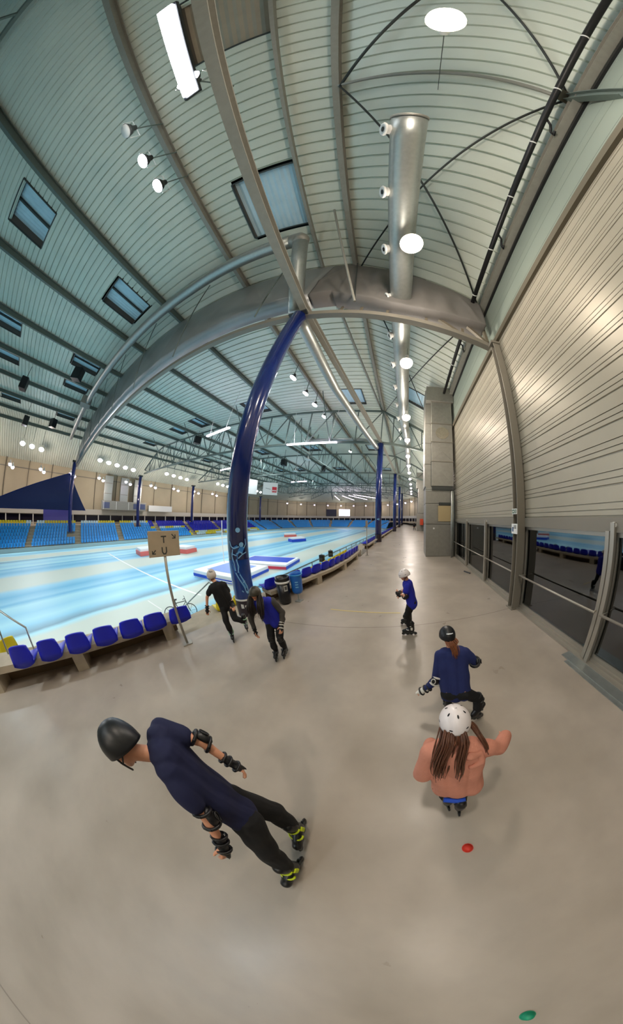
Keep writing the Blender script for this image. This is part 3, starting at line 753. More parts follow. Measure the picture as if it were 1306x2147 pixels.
# ================================================================== LAMPS
def point(name, p, W, r, col, parent=None, spot=None, rot=None):
    ld = bpy.data.lights.new(name, 'SPOT' if spot else 'POINT'); ld.energy = W; ld.color = col; ld.shadow_soft_size = r
    if spot: ld.spot_size = R(spot); ld.spot_blend = 0.6
    lo = bpy.data.objects.new(name, ld); lk(lo, parent); lo.location = p
    if rot is not None: lo.rotation_euler = rot
    return lo
def pendant(x, y, z, lab, s=1.0, violet=False, light=True, group='walkway pendant lamps', zt=None):
    t = thing('pendant_lamp', lab, 'lamp', (x,y,z), 0, group)
    bm = NB(); lathe(bm, [(0.0,0.44),(0.07,0.44),(0.085,0.40),(0.085,0.24),(0.12,0.20),(0.20,0.12),(0.265,0.0),(0.255,0.0),(0.19,0.11),(0.0,0.17)], 24, M=Matrix.Scale(s,4))
    obj('shade', bm, M_white, t, smooth=True)
    bm = NB(); lathe(bm, [(0.0,0.13),(0.18,0.10),(0.252,0.02),(0.258,-0.06),(0.235,-0.14),(0.18,-0.21),(0.10,-0.25),(0.0,-0.265)], 24, M=Matrix.Scale(s,4))  # bulb oversized so its shape takes in the lamp's bloom
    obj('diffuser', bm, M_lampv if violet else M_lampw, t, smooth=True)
    zz = (zt or roof_z(x))-z
    bm = NB(); tube(bm, (0,0,0.44*s),(0,0,zz), 0.008, n=5); obj('cord', bm, M_steeld, t)
    if light: point('lamp_light', (0,0,-0.42*s), PENDANT_W, 0.2, (1.0,0.89,0.78) , t)
LY = [(-0.24,-4.5),(-0.29,1.1),(-0.33,5.7),(-0.36,10.2),(-0.32,13.7),(-0.30,17.6),(-0.24,21.0),(-0.18,24.4),(-0.08,28.3),(0.05,32.7),(0.15,37.0),(0.2,41.5),(0.25,46)]
for i, (x, y) in enumerate(LY):
    lab = 'round white pendant lamp over the walkway, ' + ('the big highest one' if i == 0 else 'just above the arched truss' if i == 1 else 'first one seen below the arched truss' if i == 2 else '%s one below the arched truss' % ordinal(i-2).replace('nearest','first'))
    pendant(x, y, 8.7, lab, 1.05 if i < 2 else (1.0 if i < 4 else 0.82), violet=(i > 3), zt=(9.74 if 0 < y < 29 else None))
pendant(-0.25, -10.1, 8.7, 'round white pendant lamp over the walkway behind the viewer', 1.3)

def flood(loc, rz, lab, on=True, power=True, s=1.0, arm=True, tilt=35, group='flood lights'):
    t = thing('flood_light', lab, 'flood light', loc, rz, group)
    M_ = Matrix.Rotation(R(-tilt),4,'X') @ Matrix.Diagonal((0.95*s,0.62*s,s,1))
    bm = NB(); 
    lathe(bm, [(0.0,0.30),(0.10,0.30),(0.12,0.2),(0.20,0.14),(0.30,0.0),(0.285,0.0),(0.18,0.12),(0.0,0.15)], 20, M=M_)
    obj('housing', bm, M_blackp if on else M_steeld, t, smooth=True)
    bm = NB(); lathe(bm, [(0.0,0.03),(0.28,0.01),(0.27,-0.03),(0.0,-0.06)], 20, M=M_); obj('lens', bm, M_flood if on else M_white, t, smooth=True)
    bm = NB(); path(bm, [(-0.33*s,0,0.02),(-0.33*s,0,0.36*s),(0.33*s,0,0.36*s),(0.33*s,0,0.02)], 0.018, 6); obj('yoke', bm, M_white, t)
    if arm:
        bm = NB(); tube(bm, (0,0,0.36*s),(0,0,14.1-loc[2]), 0.03, n=6); obj('arm', bm, M_steelg, t)
    return t
M_frame = M_galv
def flood_light(p, tgt, W, col=(0.86,0.95,1.0), size=95, parent=None):
    ld = bpy.data.lights.new('flood_beam','SPOT'); ld.energy = W; ld.color = col; ld.shadow_soft_size = 0.35; ld.spot_size = R(size); ld.spot_blend = 0.5
    lo = bpy.data.objects.new('flood_beam', ld); lk(lo)
    d = Vector(tgt)-Vector(p); q = d.to_track_quat('-Z','Y'); lo.rotation_euler = q.to_euler(); lo.location = p
    if parent is not None:
        lo.parent = parent; lo.matrix_parent_inverse = parent.matrix_basis.inverted()
    return lo
near_floods = [(-8.95,-7.9,12.45,'dark backed flood light, first of the arm mounted row above the left'),(-8.95,-6.2,12.45,'long bright flood light, second of the arm mounted row above the left'),(-8.95,-4.8,12.45,'wide bright flood light, third of the arm mounted row above the left'),
  (-8.95,9.3,12.45,'bright flood light just right of the blue column, top of its row'),(-8.95,11.4,12.45,'second flood light down the row right of the blue column'),(-8.95,13.2,12.45,'third flood light down the row right of the blue column'),(-8.95,15.4,12.45,'small flood light lowest in the row right of the blue column'),
  (-8.95,24.5,12.0,'flood light glowing beyond the second truss near its column'),(-8.95,37.5,12.0,'distant flood light left of the third blue column')]
for i, (x,y,z,lab) in enumerate(near_floods):
    t = flood((x,y,z), R(-90), lab, on=(i != 0), s=1.2, tilt=12)
    if i in (1,2,3,5,7,8): flood_light((x-0.2,y,z-0.45), (x-13, y+(2 if i else 0), RZ), FLOOD_W, parent=None if False else None)
t = flood((-6.2,-7.3,12.0), R(0), 'blinding flood light with its glare drawn out as a strip at the top left of the photo', s=1.3, tilt=5)
bm = NB(); bbox(bm, -0.20,0.20,-3.4,0.6,-0.16,-0.06,0.03); obj('glow_strip', bm, M_flood, t)  # glare smear of the flood put into the shape of a strip
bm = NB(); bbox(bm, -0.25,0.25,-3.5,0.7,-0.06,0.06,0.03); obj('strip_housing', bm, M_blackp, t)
flood_light((-6.9,-8.6,11.6), (-12,-4,RZ), FLOOD_W*0.9)
# groups on the far line
for g, (y, n, lab) in enumerate(((-11.2,3,'three'),(5.2,5,'five'),(19.0,4,'four'),(33.5,4,'four'),(48,3,'three'))):
    for k in range(n):
        flood((-50.0, y+1.35*(k-(n-1)/2)*(1.3), 10.6-0.12*k), R(90), 'far side flood light, %s of %s %s' % (ordinal(k).replace('nearest','first'), lab, ['above the navy sail','above the silver far ducts','above the sign board','behind the blue column','near the far curve'][g]), s=1.7, tilt=55, group='far side flood lights')
    flood_light((-49.6, y, 10.1), (-36, y, RZ), FLOOD_W*1.7, parent=None, size=110)
# far pendants in pairs under the far roof edge
for k in range(12):
    y = -22.5+6.2*k
    for j in range(2):
        pendant(-56.5+1.1*j, y+0.9*j, 8.7-0.45*j, 'small far pendant lamp across the rink, %s of the pair %d m along' % (['upper','lower'][j], round(y+30)), 1.25, violet=True, light=False, group='far walkway pendant lamps', zt=12.2)
    if k % 2 == 0: point('far_walkway_light', (-56,y,7.6), PENDANT_W*2.0, 0.3, (1.0,0.86,0.74))
# lamps around the curved end and light strips under the radial trusses
for k in range(12):
    a = R(15+13*k); p = Vector((RCX+29*math.cos(a), RCY-3+29*math.sin(a)*1.12, 8.6))
    pendant(p.x, p.y, p.z, 'tiny pendant lamp at the far curved end, %s from the right' % ordinal(k).replace('nearest','first'), 1.3, violet=True, light=False, group='far end pendant lamps', zt=11.5)
    if k % 3 == 1: point('far_end_light', (p.x,p.y,p.z-1.2), PENDANT_W*0.8, 0.3, (1.0,0.88,0.8))
for k in range(4):
    a = R(46+20*k); p0 = Vector((RCX+9*math.cos(a), RCY-2+9*math.sin(a)*1.1, 11.0)); p1 = Vector((RCX+20*math.cos(a), RCY-2+20*math.sin(a)*1.15, 10.6))
    bm = NB(); bar(bm, p0, p1, 0.12, 0.06)
    tag(obj('glow_strip', bm, M_lampv), 'bright light strip under the far end roof, %s from the right' % ordinal(k).replace('nearest','first'), 'light strip', 'far light strips')
for p_ in ((-27,25,12.4),(-27,45,12.4),(-27,5,12.4),(-27,-12,12.4),(-27,62,12.4)):
    flood_light(p_, (p_[0],p_[1],RZ), FLOOD_W*1.0, size=140)
for k, (x,y,w) in enumerate(((-18,10,4),(-24,34,4),(-10.2,15.75,5.6),(-30,20,4))):  # bar at the second truss is added glow for its floodlit chord
    t = thing('glow_bar', ['thin white light bar over the rink left of the blue column','long light bar hanging right of the banner','glowing bar for the floodlit look of the second truss chord','light bar over the middle of the rink'][k], 'light bar', (x,y,9.9 if k != 2 else 9.75), R(7) if k == 2 else 0)
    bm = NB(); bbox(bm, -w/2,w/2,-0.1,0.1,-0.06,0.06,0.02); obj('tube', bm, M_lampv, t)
    for s in (-1,1):
        bm = NB(); tube(bm, (s*w*0.35,0,0.06),(s*w*0.45,0,3.9),0.02,n=5); obj('hanger', bm, M_white, t)
# loudspeakers hanging from the roof
for k, (x,y,z) in enumerate(((-33.0,-10.6,12.4),(-43,-11.6,11.8),(-43,-7.4,12.4),(-28,-4.3,13.2),(-30,13.5,12.6),(-22,26,11.6),(-16,30,11.2))):
    t = thing('loudspeaker', 'black box loudspeaker under the roof, ' + ['beside the left edge roof windows','lower one at the left edge','right one of the lower left pair','in front of the roof window near the silver duct','in front of the far roof window','left of the banner over the rink','right of the banner over the rink'][k], 'loudspeaker', (x,y,z), R(20*k), 'roof loudspeakers')
    bm = NB(); bbox(bm, -0.5,0.5,-0.4,0.4,-0.5,0.5,0.05); obj('cabinet', bm, M_blackp, t)
    bm = NB(); tube(bm, (0,0,0.5),(0,0,14-z),0.03,n=6); obj('bracket', bm, M_steeld, t)
for k, (x,y,z) in enumerate(((-20,27,10.2),(-15,23,10.6),(-24,33,9.6))):
    t = thing('fan_heater', 'white hanging radiant heater dome over the rink, %s' % ['left','right','middle distance'][k], 'heater', (x,y,z), 0, 'hanging heaters')
    bm = NB(); lathe(bm, [(0.0,0.5),(0.12,0.5),(0.15,0.2),(0.45,0.0),(0.42,0.0),(0.0,0.1)],16); obj('dome', bm, M_white, t, smooth=True)
    bm = NB(); tube(bm,(0,0,0.5),(0,0,13.9-z),0.03,n=6); obj('pole', bm, M_white, t)

# ================================================================== FAR WALLS
def ring_pts(rad0, rad1):
    """stadium outline at distance rad0 on the far straight, rad1 at the right hand end"""
    P = [(RCX-rad0, -45)]
    for k in range(0, 15):
        y = -45+ (RCY-4+45)*k/14
        if k: P.append((RCX-rad0, y))
    for k in range(1, 25):
        a = PI - PI*k/24; rr = rad0+(rad1-rad0)*k/24
        P.append((RCX+rr*math.cos(a), RCY-4+rr*math.sin(a)*1.12))
    return P
wp = ring_pts(35.2, 31.6)
def ribbon(pts, z0, z1, step=None):
    bm = NB(); pr = None
    for x, y in pts:
        cur = (bm.verts.new((x,y,z0)), bm.verts.new((x,y,z1)))
        if pr: bm.faces.new((pr[0],pr[1],cur[1],cur[0]))
        pr = cur
    return bm
def off(pts, d):
    """move an outline inwards (towards the rink centre line) by d"""
    o = []
    for x, y in pts:
        cy = min(y, RCY-4); v = Vector((RCX-x, cy-y)); v.normalize(); o.append((x+v.x*d, y+v.y*d))
    return o
struct(obj('wall_left', ribbon(wp, 3.2, 11.5), M_far))
struct(obj('wall_left', ribbon(wp, 0.3, 1.0), M_far))
struct(obj('wall_left', ribbon(off(wp,0.1), 9.0, 9.15), M_trim))
struct(obj('trim_7', ribbon(off(wp,0.5), 2.3, 3.3), mat('balcony_band', (204,200,190), 0.5)))
struct(obj('trim_8', ribbon(off(wp,0.05), 2.2, 2.35), M_trim))
# dark glazing below the band
struct(obj('window_20', ribbon(off(wp,-0.15), 0.9, 2.4), mat('dark_glazing', (28,24,44), 0.15)))
# wall ribs and panel posts
idx = 0
def walk(pts, step):
    out = []; acc = 0.0
    for (x0,y0),(x1,y1) in zip(pts, pts[1:]):
        L = math.hypot(x1-x0, y1-y0); s = step-acc
        while s <= L: out.append((x0+(x1-x0)*s/L, y0+(y1-y0)*s/L)); s += step
        acc = (acc+L) % step
    return out
wr = off(wp, 0.12)
bm = NB()
for k, (x,y) in enumerate(walk(wr, 5.2)): tube(bm, (x,y,3.3),(x,y,11.0), 0.07 if k % 2 else 0.10, n=6)
obj_ = obj('trim_9', bm, M_cap); struct(obj_)
bm = NB()
for k, (x,y) in enumerate(walk(off(wp,0.3), 3.0)): box(bm, x-0.10,x+0.10,y-0.10,y+0.10,0.4,2.35)
struct(obj('trim_10', bm, M_white))
bm = NB(); box(bm, -9.6,3.2,-20.4,-20,-0.1,14)
struct(obj('wall_back', bm, M_wall))
bm = NB(); box(bm, -64,3.2,-45.4,-45,-2.2,14.5); struct(obj('wall_back', bm, M_far))
bm = NB(); box(bm, -3.2,3.2,88,88.3,0,12); struct(obj('wall_far', bm, M_far))
bm = NB(); box(bm, -1.2,-0.15,87.9,88,0.9,2.3); box(bm, 0.1,1.2,87.9,88,0.9,2.3); struct(obj('window_21', bm, bpy.data.materials['dark_glazing']))
# big ventilation shafts on the far wall
for k, (x,y) in enumerate(((-62.0,5.0),(-62.0,9.0),(-62.0,12.5),(-61.9,44.0),(-61.9,48.0))):
    t = thing('far_duct', 'silver vertical duct on the far wall, %s' % ['left of three','middle of three','right of three','left of the distant pair','right of the distant pair'][k], 'duct', (x,y,0), 0, 'far wall ducts')
    bm = NB(); bbox(bm, -0.6,0.9,-1.0,1.0,4.6,9.9,0.05); obj('riser', bm, M_galv, t)
    for zf in (6.4,8.4):
        bm = NB(); box(bm, 0.9,0.94,-0.9,0.9,zf,zf+0.1); obj('flange', bm, M_trim, t)
t = thing('far_plant_room', 'grey glazed box with dark panes on the far balcony', 'plant room', (-59.9,9.0,3.3))
bm = NB(); bbox(bm, -0.8,0.8,-5.5,5.5,0,1.7,0.03); obj('cabin', bm, M_galvm, t)
bm = NB(); box(bm, 0.8,0.84,-5.2,-3.6,0.3,1.4); box(bm,0.8,0.84,2.2,5.2,0.3,1.4); obj('pane', bm, mat('blue_grey_pane', (70,80,116), 0.3), t)
bm = NB()
for q in (-5,-2,1,3.8): box(bm, 0.8,0.85,q-0.05,q+0.05,0.1,1.6)
obj('mullion', bm, M_white, t)
bm = NB(); bbox(bm, -61.4,-59.8,15.4,22.0,3.3,4.6,0.03); tag(obj('white_cabinet', bm, M_white), 'long white cabinet on the far balcony right of the grey box', 'cabinet')
bm = NB(); box(bm, -61.2,-60.9,-9.5,-3.5,0.4,3.2); box(bm, -61.2,-60.9,-22,-19.5,0.3,3.2)
tag(obj('far_partition', bm, mat('partition_violet', (70,70,150), 0.4)), 'violet blue partition panels under the far balcony at the left', 'partition')
# navy sail banner hanging near the far column
t = thing('sail_banner', 'large dark navy triangular sail hanging across the rink at the left', 'banner', (-54,-6,3.2))
bm = NB()
Pq = [Vector((0.0,-15.0,-0.35)),Vector((-1.6,2.1,5.4)),Vector((-2.2,5.9,-0.2))]
n = 10; gr = {}
for i in range(n+1):
    for j in range(n+1-i):
        u, v = i/n, j/n; p = Pq[0]*(1-u-v)+Pq[1]*u+Pq[2]*v
        p = p+Vector((0.5*math.sin(PI*u)*math.sin(PI*v),0,0)); gr[(i,j)] = (bm.verts.new(p), bm.verts.new(p+Vector((-0.04,0,0))))
for i in range(n):
    for j in range(n-i):
        for s in (0,1):
            bm.faces.new((gr[(i,j)][s],gr[(i+1,j)][s],gr[(i,j+1)][s]))
            if j < n-i-1: bm.faces.new((gr[(i+1,j)][s],gr[(i+1,j+1)][s],gr[(i,j+1)][s]))
obj('cloth', bm, mat('sail_navy', (26,38,92), 0.6), t, smooth=True)
bm = NB(); path(bm, [Pq[0],Pq[1],Pq[2],Pq[0]], 0.06, 6); obj('hem', bm, M_navy, t)
# screens at the far end
def screen(x, y, z, w, h, rz, lab, m):
    t = thing('display_screen', lab, 'screen', (x,y,z), rz)
    bm = NB(); bbox(bm, -w/2-0.15,w/2+0.15,-0.2,0.15,-h/2-0.15,h/2+0.15,0.04); obj('casing', bm, M_steeld, t)
    bm = NB(); box(bm, -w/2,w/2,-0.23,-0.21,-h/2,h/2); obj('panel', bm, m, t)
screen(-31.8,83.5,4.85,5.2,3.1,R(18),'bright lit white video screen at the far end of the hall', mat('screen_lit', (250,230,255), 0.4, emit=(250,235,255), estr=7))
screen(-37.8,81.5,4.7,4.6,3.0,R(22),'dark switched off screen left of the lit one', mat('screen_dark', (52,46,66), 0.3))
# hanging advertising banner
t = thing('hanging_banner', 'white hanging banner with a red square right of the blue column', 'banner', (-25.2,26.6,7.35), R(45))
bm = NB(); bbox(bm, -1.35,1.35,-0.06,0.06,-1.1,1.1,0.02); obj('board', bm, M_white, t)
bm = NB(); box(bm, 0.35,1.2,-0.075,-0.062,-0.62,0.35); rs = obj('red_square', bm, mat('banner_red', (204,32,52), 0.5), t)
bm = NB()
for k in range(4): box(bm, 0.42+0.19*k,0.55+0.19*k,-0.085,-0.076,-0.42+0.02*(k%2),-0.2)
obj('white_marks', bm, M_white, rs)
bm = NB()
for k in range(6): box(bm, -0.85+0.16*k,-0.74+0.16*k,-0.07,-0.061,0.0-0.03*k,0.09-0.03*k)
obj('small_script', bm, M_steeld, t)
for s in (-1,1):
    bm = NB(); tube(bm, (s*1.2,0,1.1),(s*1.2,0,6.5),0.02,n=5); obj('cable', bm, M_steeld, t)
t = thing('hanging_banner', 'narrow white banner edge behind the blue column', 'banner', (-28.8,25.2,7.7), R(70))
bm = NB(); bbox(bm, -1.1,1.1,-0.05,0.05,-1.3,1.3,0.02); obj('board', bm, M_white, t)
for s in (-1,1):
    bm = NB(); tube(bm, (s*0.9,0,1.3),(s*0.9,0,6),0.02,n=5); obj('cable', bm, M_steeld, t)

# ================================================================== FAR STAND
NR = 8
FC = [(-50.6,-3.0),(-53.5,11.2),(-55,26.0),(-55,39.5),(-55,53)]
fr_ = ring_pts(21.2, 20.6)
def ringd(d): return ring_pts(20.6+d, 20.3+d)
bm = NB()
def zrow(k): return RZ+0.25+0.36*k
for k in range(NR):
    a = ringd(0.9*k); b = ringd(0.9*(k+1)); pr = None
    for (x0,y0),(x1,y1) in zip(a, b):
        if x0 > -8.6 and y0 > 40: break
        cur = [bm.verts.new((x0,y0,zrow(k)-0.36 if k else RZ)), bm.verts.new((x0,y0,zrow(k))), bm.verts.new((x1,y1,zrow(k)))]
        if pr: bm.faces.new((pr[0],pr[1],cur[1],cur[0])); bm.faces.new((pr[1],pr[2],cur[2],cur[1]))
        pr = cur
struct(obj('trim_11', bm, M_conc))
a = ringd(0.9*NR); bm = NB(); pr = None
for (x0,y0),(x1,y1) in zip(a, wp):
    z = zrow(NR-1)+0.05; cur = (bm.verts.new((x0,y0,z)), bm.verts.new((x1,y1,z)))
    if pr: bm.faces.new((pr[0],pr[1],cur[1],cur[0]))
    pr = cur
struct(obj('floor', bm, M_conc))
# low boards round the rink
bm = ribbon(ringd(-0.3), RZ, RZ+0.5); struct(obj('trim_12', bm, mat('rink_board', (178,196,198), 0.5)))
def far_seat_mesh():
    bm = NB(); bbox(bm, -0.21,0.21,-0.02,0.36,0.32,0.38,0.03,1)
    M_ = Matrix.Translation((0,0.36,0.36)) @ Matrix.Rotation(R(-12),4,'X')
    bbox(bm, -0.22,0.22,-0.02,0.05,0.0,0.44,0.04,1, M=M_)
    tube(bm, (0,0.2,0.0),(0,0.2,0.33),0.03,n=5)
    return bm
FS = {}
for nm, m_ in (('l',M_seatl),('b',M_seatb),('y',M_seaty),('w',M_seatw)):
    bm = far_seat_mesh(); me = bpy.data.meshes.new('stand_seat_'+nm); bmesh.ops.recalc_face_normals(bm, faces=bm.faces[:]); bm.to_mesh(me); bm.free(); me.materials.append(m_); FS[nm] = me
seats = []
for k in range(NR):
    ptsk = walk(ringd(0.9*k+0.35), 0.52)
    for i, (x,y) in enumerate(ptsk):
        if y < -26 or (x > -9.3 and y > 35): continue
        # angle of the outward normal
        cy = min(y, RCY-4); v = Vector((x-RCX, y-cy)); v.normalize()
        # aisles, measured along the front line
        if y < RCY-4: s_ = y
        else: s_ = (RCY-4)+math.atan2(y-(RCY-4), -(x-RCX))*24
        if ((s_+2.2) % 8.6) < 1.05: continue
        if any(abs(x-q[0]) < 0.8 and abs(y-q[1]) < 0.7 for q in FC): continue
        if s_ < 14: c_ = 'l' if k < NR-1 else ('y' if (i//7) % 3 else 'w')
        elif s_ < 23: c_ = 'l' if k < 4 else ('y' if k == 4 and (i//4) % 2 == 0 else 'w' if k == 4 else 'b')
        elif s_ < 47: c_ = 'b' if k > 1 else ('y' if (i//5) % 3 else 'w') if k == 1 else 'b'
        else: c_ = 'l'
        if 23 <= s_ < 47 and k == 0: c_ = 'y' if (i//6) % 2 else 'w'
        seats.append((math.hypot(x, y), x, y, zrow(k), math.atan2(v.y, v.x)-PI/2, c_))
seats.sort()
nm_ = {'l':('light blue','stand'),'b':('dark blue','stand'),'y':('yellow','stand'),'w':('pale','stand')}
ncnt = 0; rest = []
for s in seats:
    if ncnt < 225:
        o = bpy.data.objects.new('stand_seat', FS[s[5]]); lk(o); o.location = s[1:4]; o.rotation_euler = (0,0,s[4])
        tag(o, '%s plastic seat in the tiered stand across the rink' % nm_[s[5]][0], 'seat', '%s seats of the stand across the rink' % nm_[s[5]][0]); ncnt += 1
    else: rest.append(s)
for c_ in 'lbyw':
    S = [s for s in rest if s[5] == c_]
    src = FS[c_]; nv = len(src.vertices); co = np.empty(nv*3); src.vertices.foreach_get('co', co); co = co.reshape(-1,3)
    faces = [tuple(p.vertices) for p in src.polygons]; V = []; F = []
    for q, s in enumerate(S):
        ca, sa = math.cos(s[4]), math.sin(s[4])
        X = co[:,0]*ca-co[:,1]*sa+s[1]; Y = co[:,0]*sa+co[:,1]*ca+s[2]; Z = co[:,2]+s[3]
        V.append(np.stack([X,Y,Z],1)); F += [tuple(i+q*nv for i in f) for f in faces]
    if not S: continue
    me = bpy.data.meshes.new('stand_seats'); me.from_pydata(np.concatenate(V).tolist(), [], F); me.materials.append(src.materials[0])
    o = bpy.data.objects.new('stand_seats', me); lk(o)
    tag(o, 'remaining %s seats of the tiered stand around the far side of the rink' % nm_[c_][0], 'seats', kind='stuff')
# far blue columns
for i, (x,y) in enumerate(FC):
    t = thing('far_column', 'dark blue column on the far side of the rink, %s' % ['beside the navy sail','right of the silver far ducts','in the dark blue seats','left behind the big blue column','near the far curve'][i], 'column', (x,y,-0.2), 0, 'far blue columns')
    bm = NB(); lathe(bm, [(0.0,0),(0.34,0),(0.34,9.9),(0.0,9.9)], 16); obj('shaft', bm, M_navy, t, smooth=False)
    bm = NB(); box(bm, -0.45,0.45,-0.45,0.45,9.85,10.1); obj('head_plate', bm, M_steeld, t)

# ================================================================== NEAR BENCH LEDGE AND SEATS
def ledge(pts, lab, cat='bench', h=0.36, pil=2.0):
    t = thing('concrete_bench', lab, cat, (pts[0][0],pts[0][1],0))
    c = Vector(t.location)
    bm = NB(); pr = None
    for i, (x,y) in enumerate(pts):
        a = Vector(pts[max(i-1,0)]); b = Vector(pts[min(i+1,len(pts)-1)]); d = (b-a).normalized(); nrm = Vector((d.y,-d.x))   # towards the walkway
        P = Vector((x,y))
        ring = []
        for o_, z in ((0.0,h-0.10),(0.0,h),(-0.50,h),(-0.50,h-0.10)):
            q = P+nrm*o_; ring.append(bm.verts.new((q.x-c.x,q.y-c.y,z)))
        if pr:
            for k in range(4): bm.faces.new((pr[k],pr[(k+1)%4],ring[(k+1)%4],ring[k]))
        else: bm.faces.new(ring)
        pr = ring
    bm.faces.new(pr)
    obj('slab', bm, M_conc, t)
    # pillars
    for (x,y) in walk(pts, pil) if len(pts) > 1 else []:
        d = None
        for (x0,y0),(x1,y1) in zip(pts, pts[1:]):
            if min(y0,y1)-0.01 <= y <= max(y0,y1)+0.01: d = Vector((x1-x0,y1-y0)).normalized(); break
        if d is None: continue
        ang = math.atan2(d.y,d.x)
        bm = NB(); M_ = Matrix.Translation((x-c.x,y-c.y,0)) @ Matrix.Rotation(ang,4,'Z')
        box(bm, -0.12,0.12,-0.0,0.42,0.0,h-0.10, M_); obj('pillar', bm, M_conc, t)
    # recessed riser behind
    bm = NB(); pr = None
    for i, (x,y) in enumerate(pts):
        a = Vector(pts[max(i-1,0)]); b = Vector(pts[min(i+1,len(pts)-1)]); d = (b-a).normalized(); nrm = Vector((d.y,-d.x)); q = Vector((x,y))-nrm*0.34
        cur = (bm.verts.new((q.x-c.x,q.y-c.y,0)), bm.verts.new((q.x-c.x,q.y-c.y,h-0.10)))
        if pr: bm.faces.new((pr[0],pr[1],cur[1],cur[0]))
        pr = cur
    obj('riser', bm, mat('riser_brown', (112,92,68), 0.8) if not bpy.data.materials.get('riser_brown') else bpy.data.materials['riser_brown'], t)
LL = [(-9.6,-14.0),(-7.6,-8.2),(-6.5,-4.9),(-5.69,-2.66),(-5.19,-0.91),(-4.6,1.42)]
LR = [(-3.72,3.75),(-3.35,5.0),(-2.99,6.5),(-2.88,8.3),(-2.98,10.4)]
LF0 = [(-3.05,13.0),(-3.1,16.7)]
LF = [(-3.1,17.8),(-3.1,30.4),(-3.1,40.0),(-3.1,75.0)]
ledge(LL, 'low concrete bench ledge at the left carrying the seven blue seats')
ledge(LR, 'low concrete bench ledge right of the black bin')
ledge(LF0, 'short low concrete bench ledge just before the second blue column')
ledge(LF, 'low concrete bench ledge running far along the walkway', pil=4.0)
def seat_parts(t, mshell, zb=0.36):
    bm = NB()
    # moulded shell: seat pan + flared back, thick, seen from behind
    rows = [(-0.36,0.06,0.19),(-0.34,0.075,0.20),(-0.16,0.06,0.205),(0.0,0.055,0.21),(0.055,0.045,0.215),(0.072,0.13,0.225),(0.082,0.225,0.21),(0.09,0.305,0.185),(0.094,0.33,0.17),(0.096,0.34,0.14)]
    fr, bk = [], []
    for y, z, hw in rows:
        a, b = [], []
        for k in range(9):
            u = -1+2*k/8; cv = 0.045*(u*u)
            hb = z if z > 0.2 else z
            yy = y - (cv if z > 0.1 else 0); zz = z + (cv*0.9 if z <= 0.1 else -0.02*(u*u) if z > 0.32 else 0)
            a.append(bm.verts.new((hw*u, yy, zz))); b.append(bm.verts.new((hw*u*1.02, yy+(0.03 if y > 0.04 else 0.0), zz-(0.03 if y <= 0.06 else 0.0))))
        fr.append(a); bk.append(b)
    for L_ in (fr, bk):
        for a, b in zip(L_, L_[1:]):
            for k in range(8): bm.faces.new((a[k],a[k+1],b[k+1],b[k]))
    for a, b in zip(range(len(rows)-1), range(1,len(rows))):
        bm.faces.new((fr[a][0],fr[b][0],bk[b][0],bk[a][0])); bm.faces.new((fr[a][8],fr[b][8],bk[b][8],bk[a][8]))
    for L0, L1 in ((fr[0],bk[0]),(fr[-1],bk[-1])):
        for k in range(8): bm.faces.new((L0[k],L0[k+1],L1[k+1],L1[k]))
    obj('shell', bm, mshell, t, smooth=True)
    bm = NB(); bar(bm, (-0.10,-0.1,0.0),(-0.10,-0.1,0.045),0.05,0.03); bar(bm, (0.10,-0.1,0.0),(0.10,-0.1,0.045),0.05,0.03); box(bm,-0.16,0.16,-0.16,-0.04,0.0,0.012)
    obj('bracket', bm, M_galv, t)
proto = {}
def seat_at(x, y, z, rz, colr, lab, grp):
    m_ = {'b':M_seatb,'y':M_seaty,'l':M_seatl}[colr]
    if colr not in proto:
        t = thing('bench_seat', lab, 'seat', (x,y,z), rz, grp); seat_parts(t, m_); proto[colr] = t; return t
    t = copy_tree(proto[colr]); t.location = (x,y,z); t.rotation_euler = (0,0,rz); tag(t, lab, 'seat', grp); return t
def along(pts, s):
    for (x0,y0),(x1,y1) in zip(pts, pts[1:]):
        L = math.hypot(x1-x0,y1-y0)
        if s <= L: return (x0+(x1-x0)*s/L, y0+(y1-y0)*s/L, math.atan2(y1-y0,x1-x0))
        s -= L
    return None
sl_ = [(-5.12,-1.75),(-4.97,-1.17),(-4.82,-0.60),(-4.68,-0.06),(-4.54,0.46),(-4.42,0.94),(-4.26,1.45)]
nth = ['leftmost of seven','second from the left','third from the left','middle one','third from the sign post','second from the sign post','right behind the sign post']
for i, (x,y) in enumerate(sl_):
    seat_at(x-0.13, y+0.02, 0.36, R(90-16)-PI+0.0, 'b', 'dark blue plastic seat on the left bench, '+nth[i], 'blue seats on the left bench')
k = 0
for s in [0.05]+[0.95+0.5*q for q in range(0,12)]:
    a = along(LR, s+0.1)
    if a is None: break
    if k == 1: k += 0
    nrm = Vector((math.sin(a[2]), -math.cos(a[2])))
    seat_at(a[0]-nrm.x*0.22, a[1]-nrm.y*0.22, 0.36, a[2]-PI, 'b', 'dark blue plastic seat on the right bench, '+('half hidden behind the dark haired woman' if k == 0 else 'first to the right of the blue bin' if k == 1 else '%s to the right of the blue bin' % ordinal(k-1)), 'blue seats on the right bench'); k += 1
k = 0; s = 0.1
while k < 42:
    a = along(LF0, s) if s < 3.7 else along(LF, s-3.7)
    if a is None: break
    if not (3.3 < s < 3.9 or 16.4 < s < 18.0):
        seat_at(a[0]-0.22, a[1], 0.36, a[2]-PI, 'b', 'dark blue plastic seat of the long far row beside the walkway', 'blue seats of the long far row'); k += 1
    s += 0.5 if s < 12 else 0.62
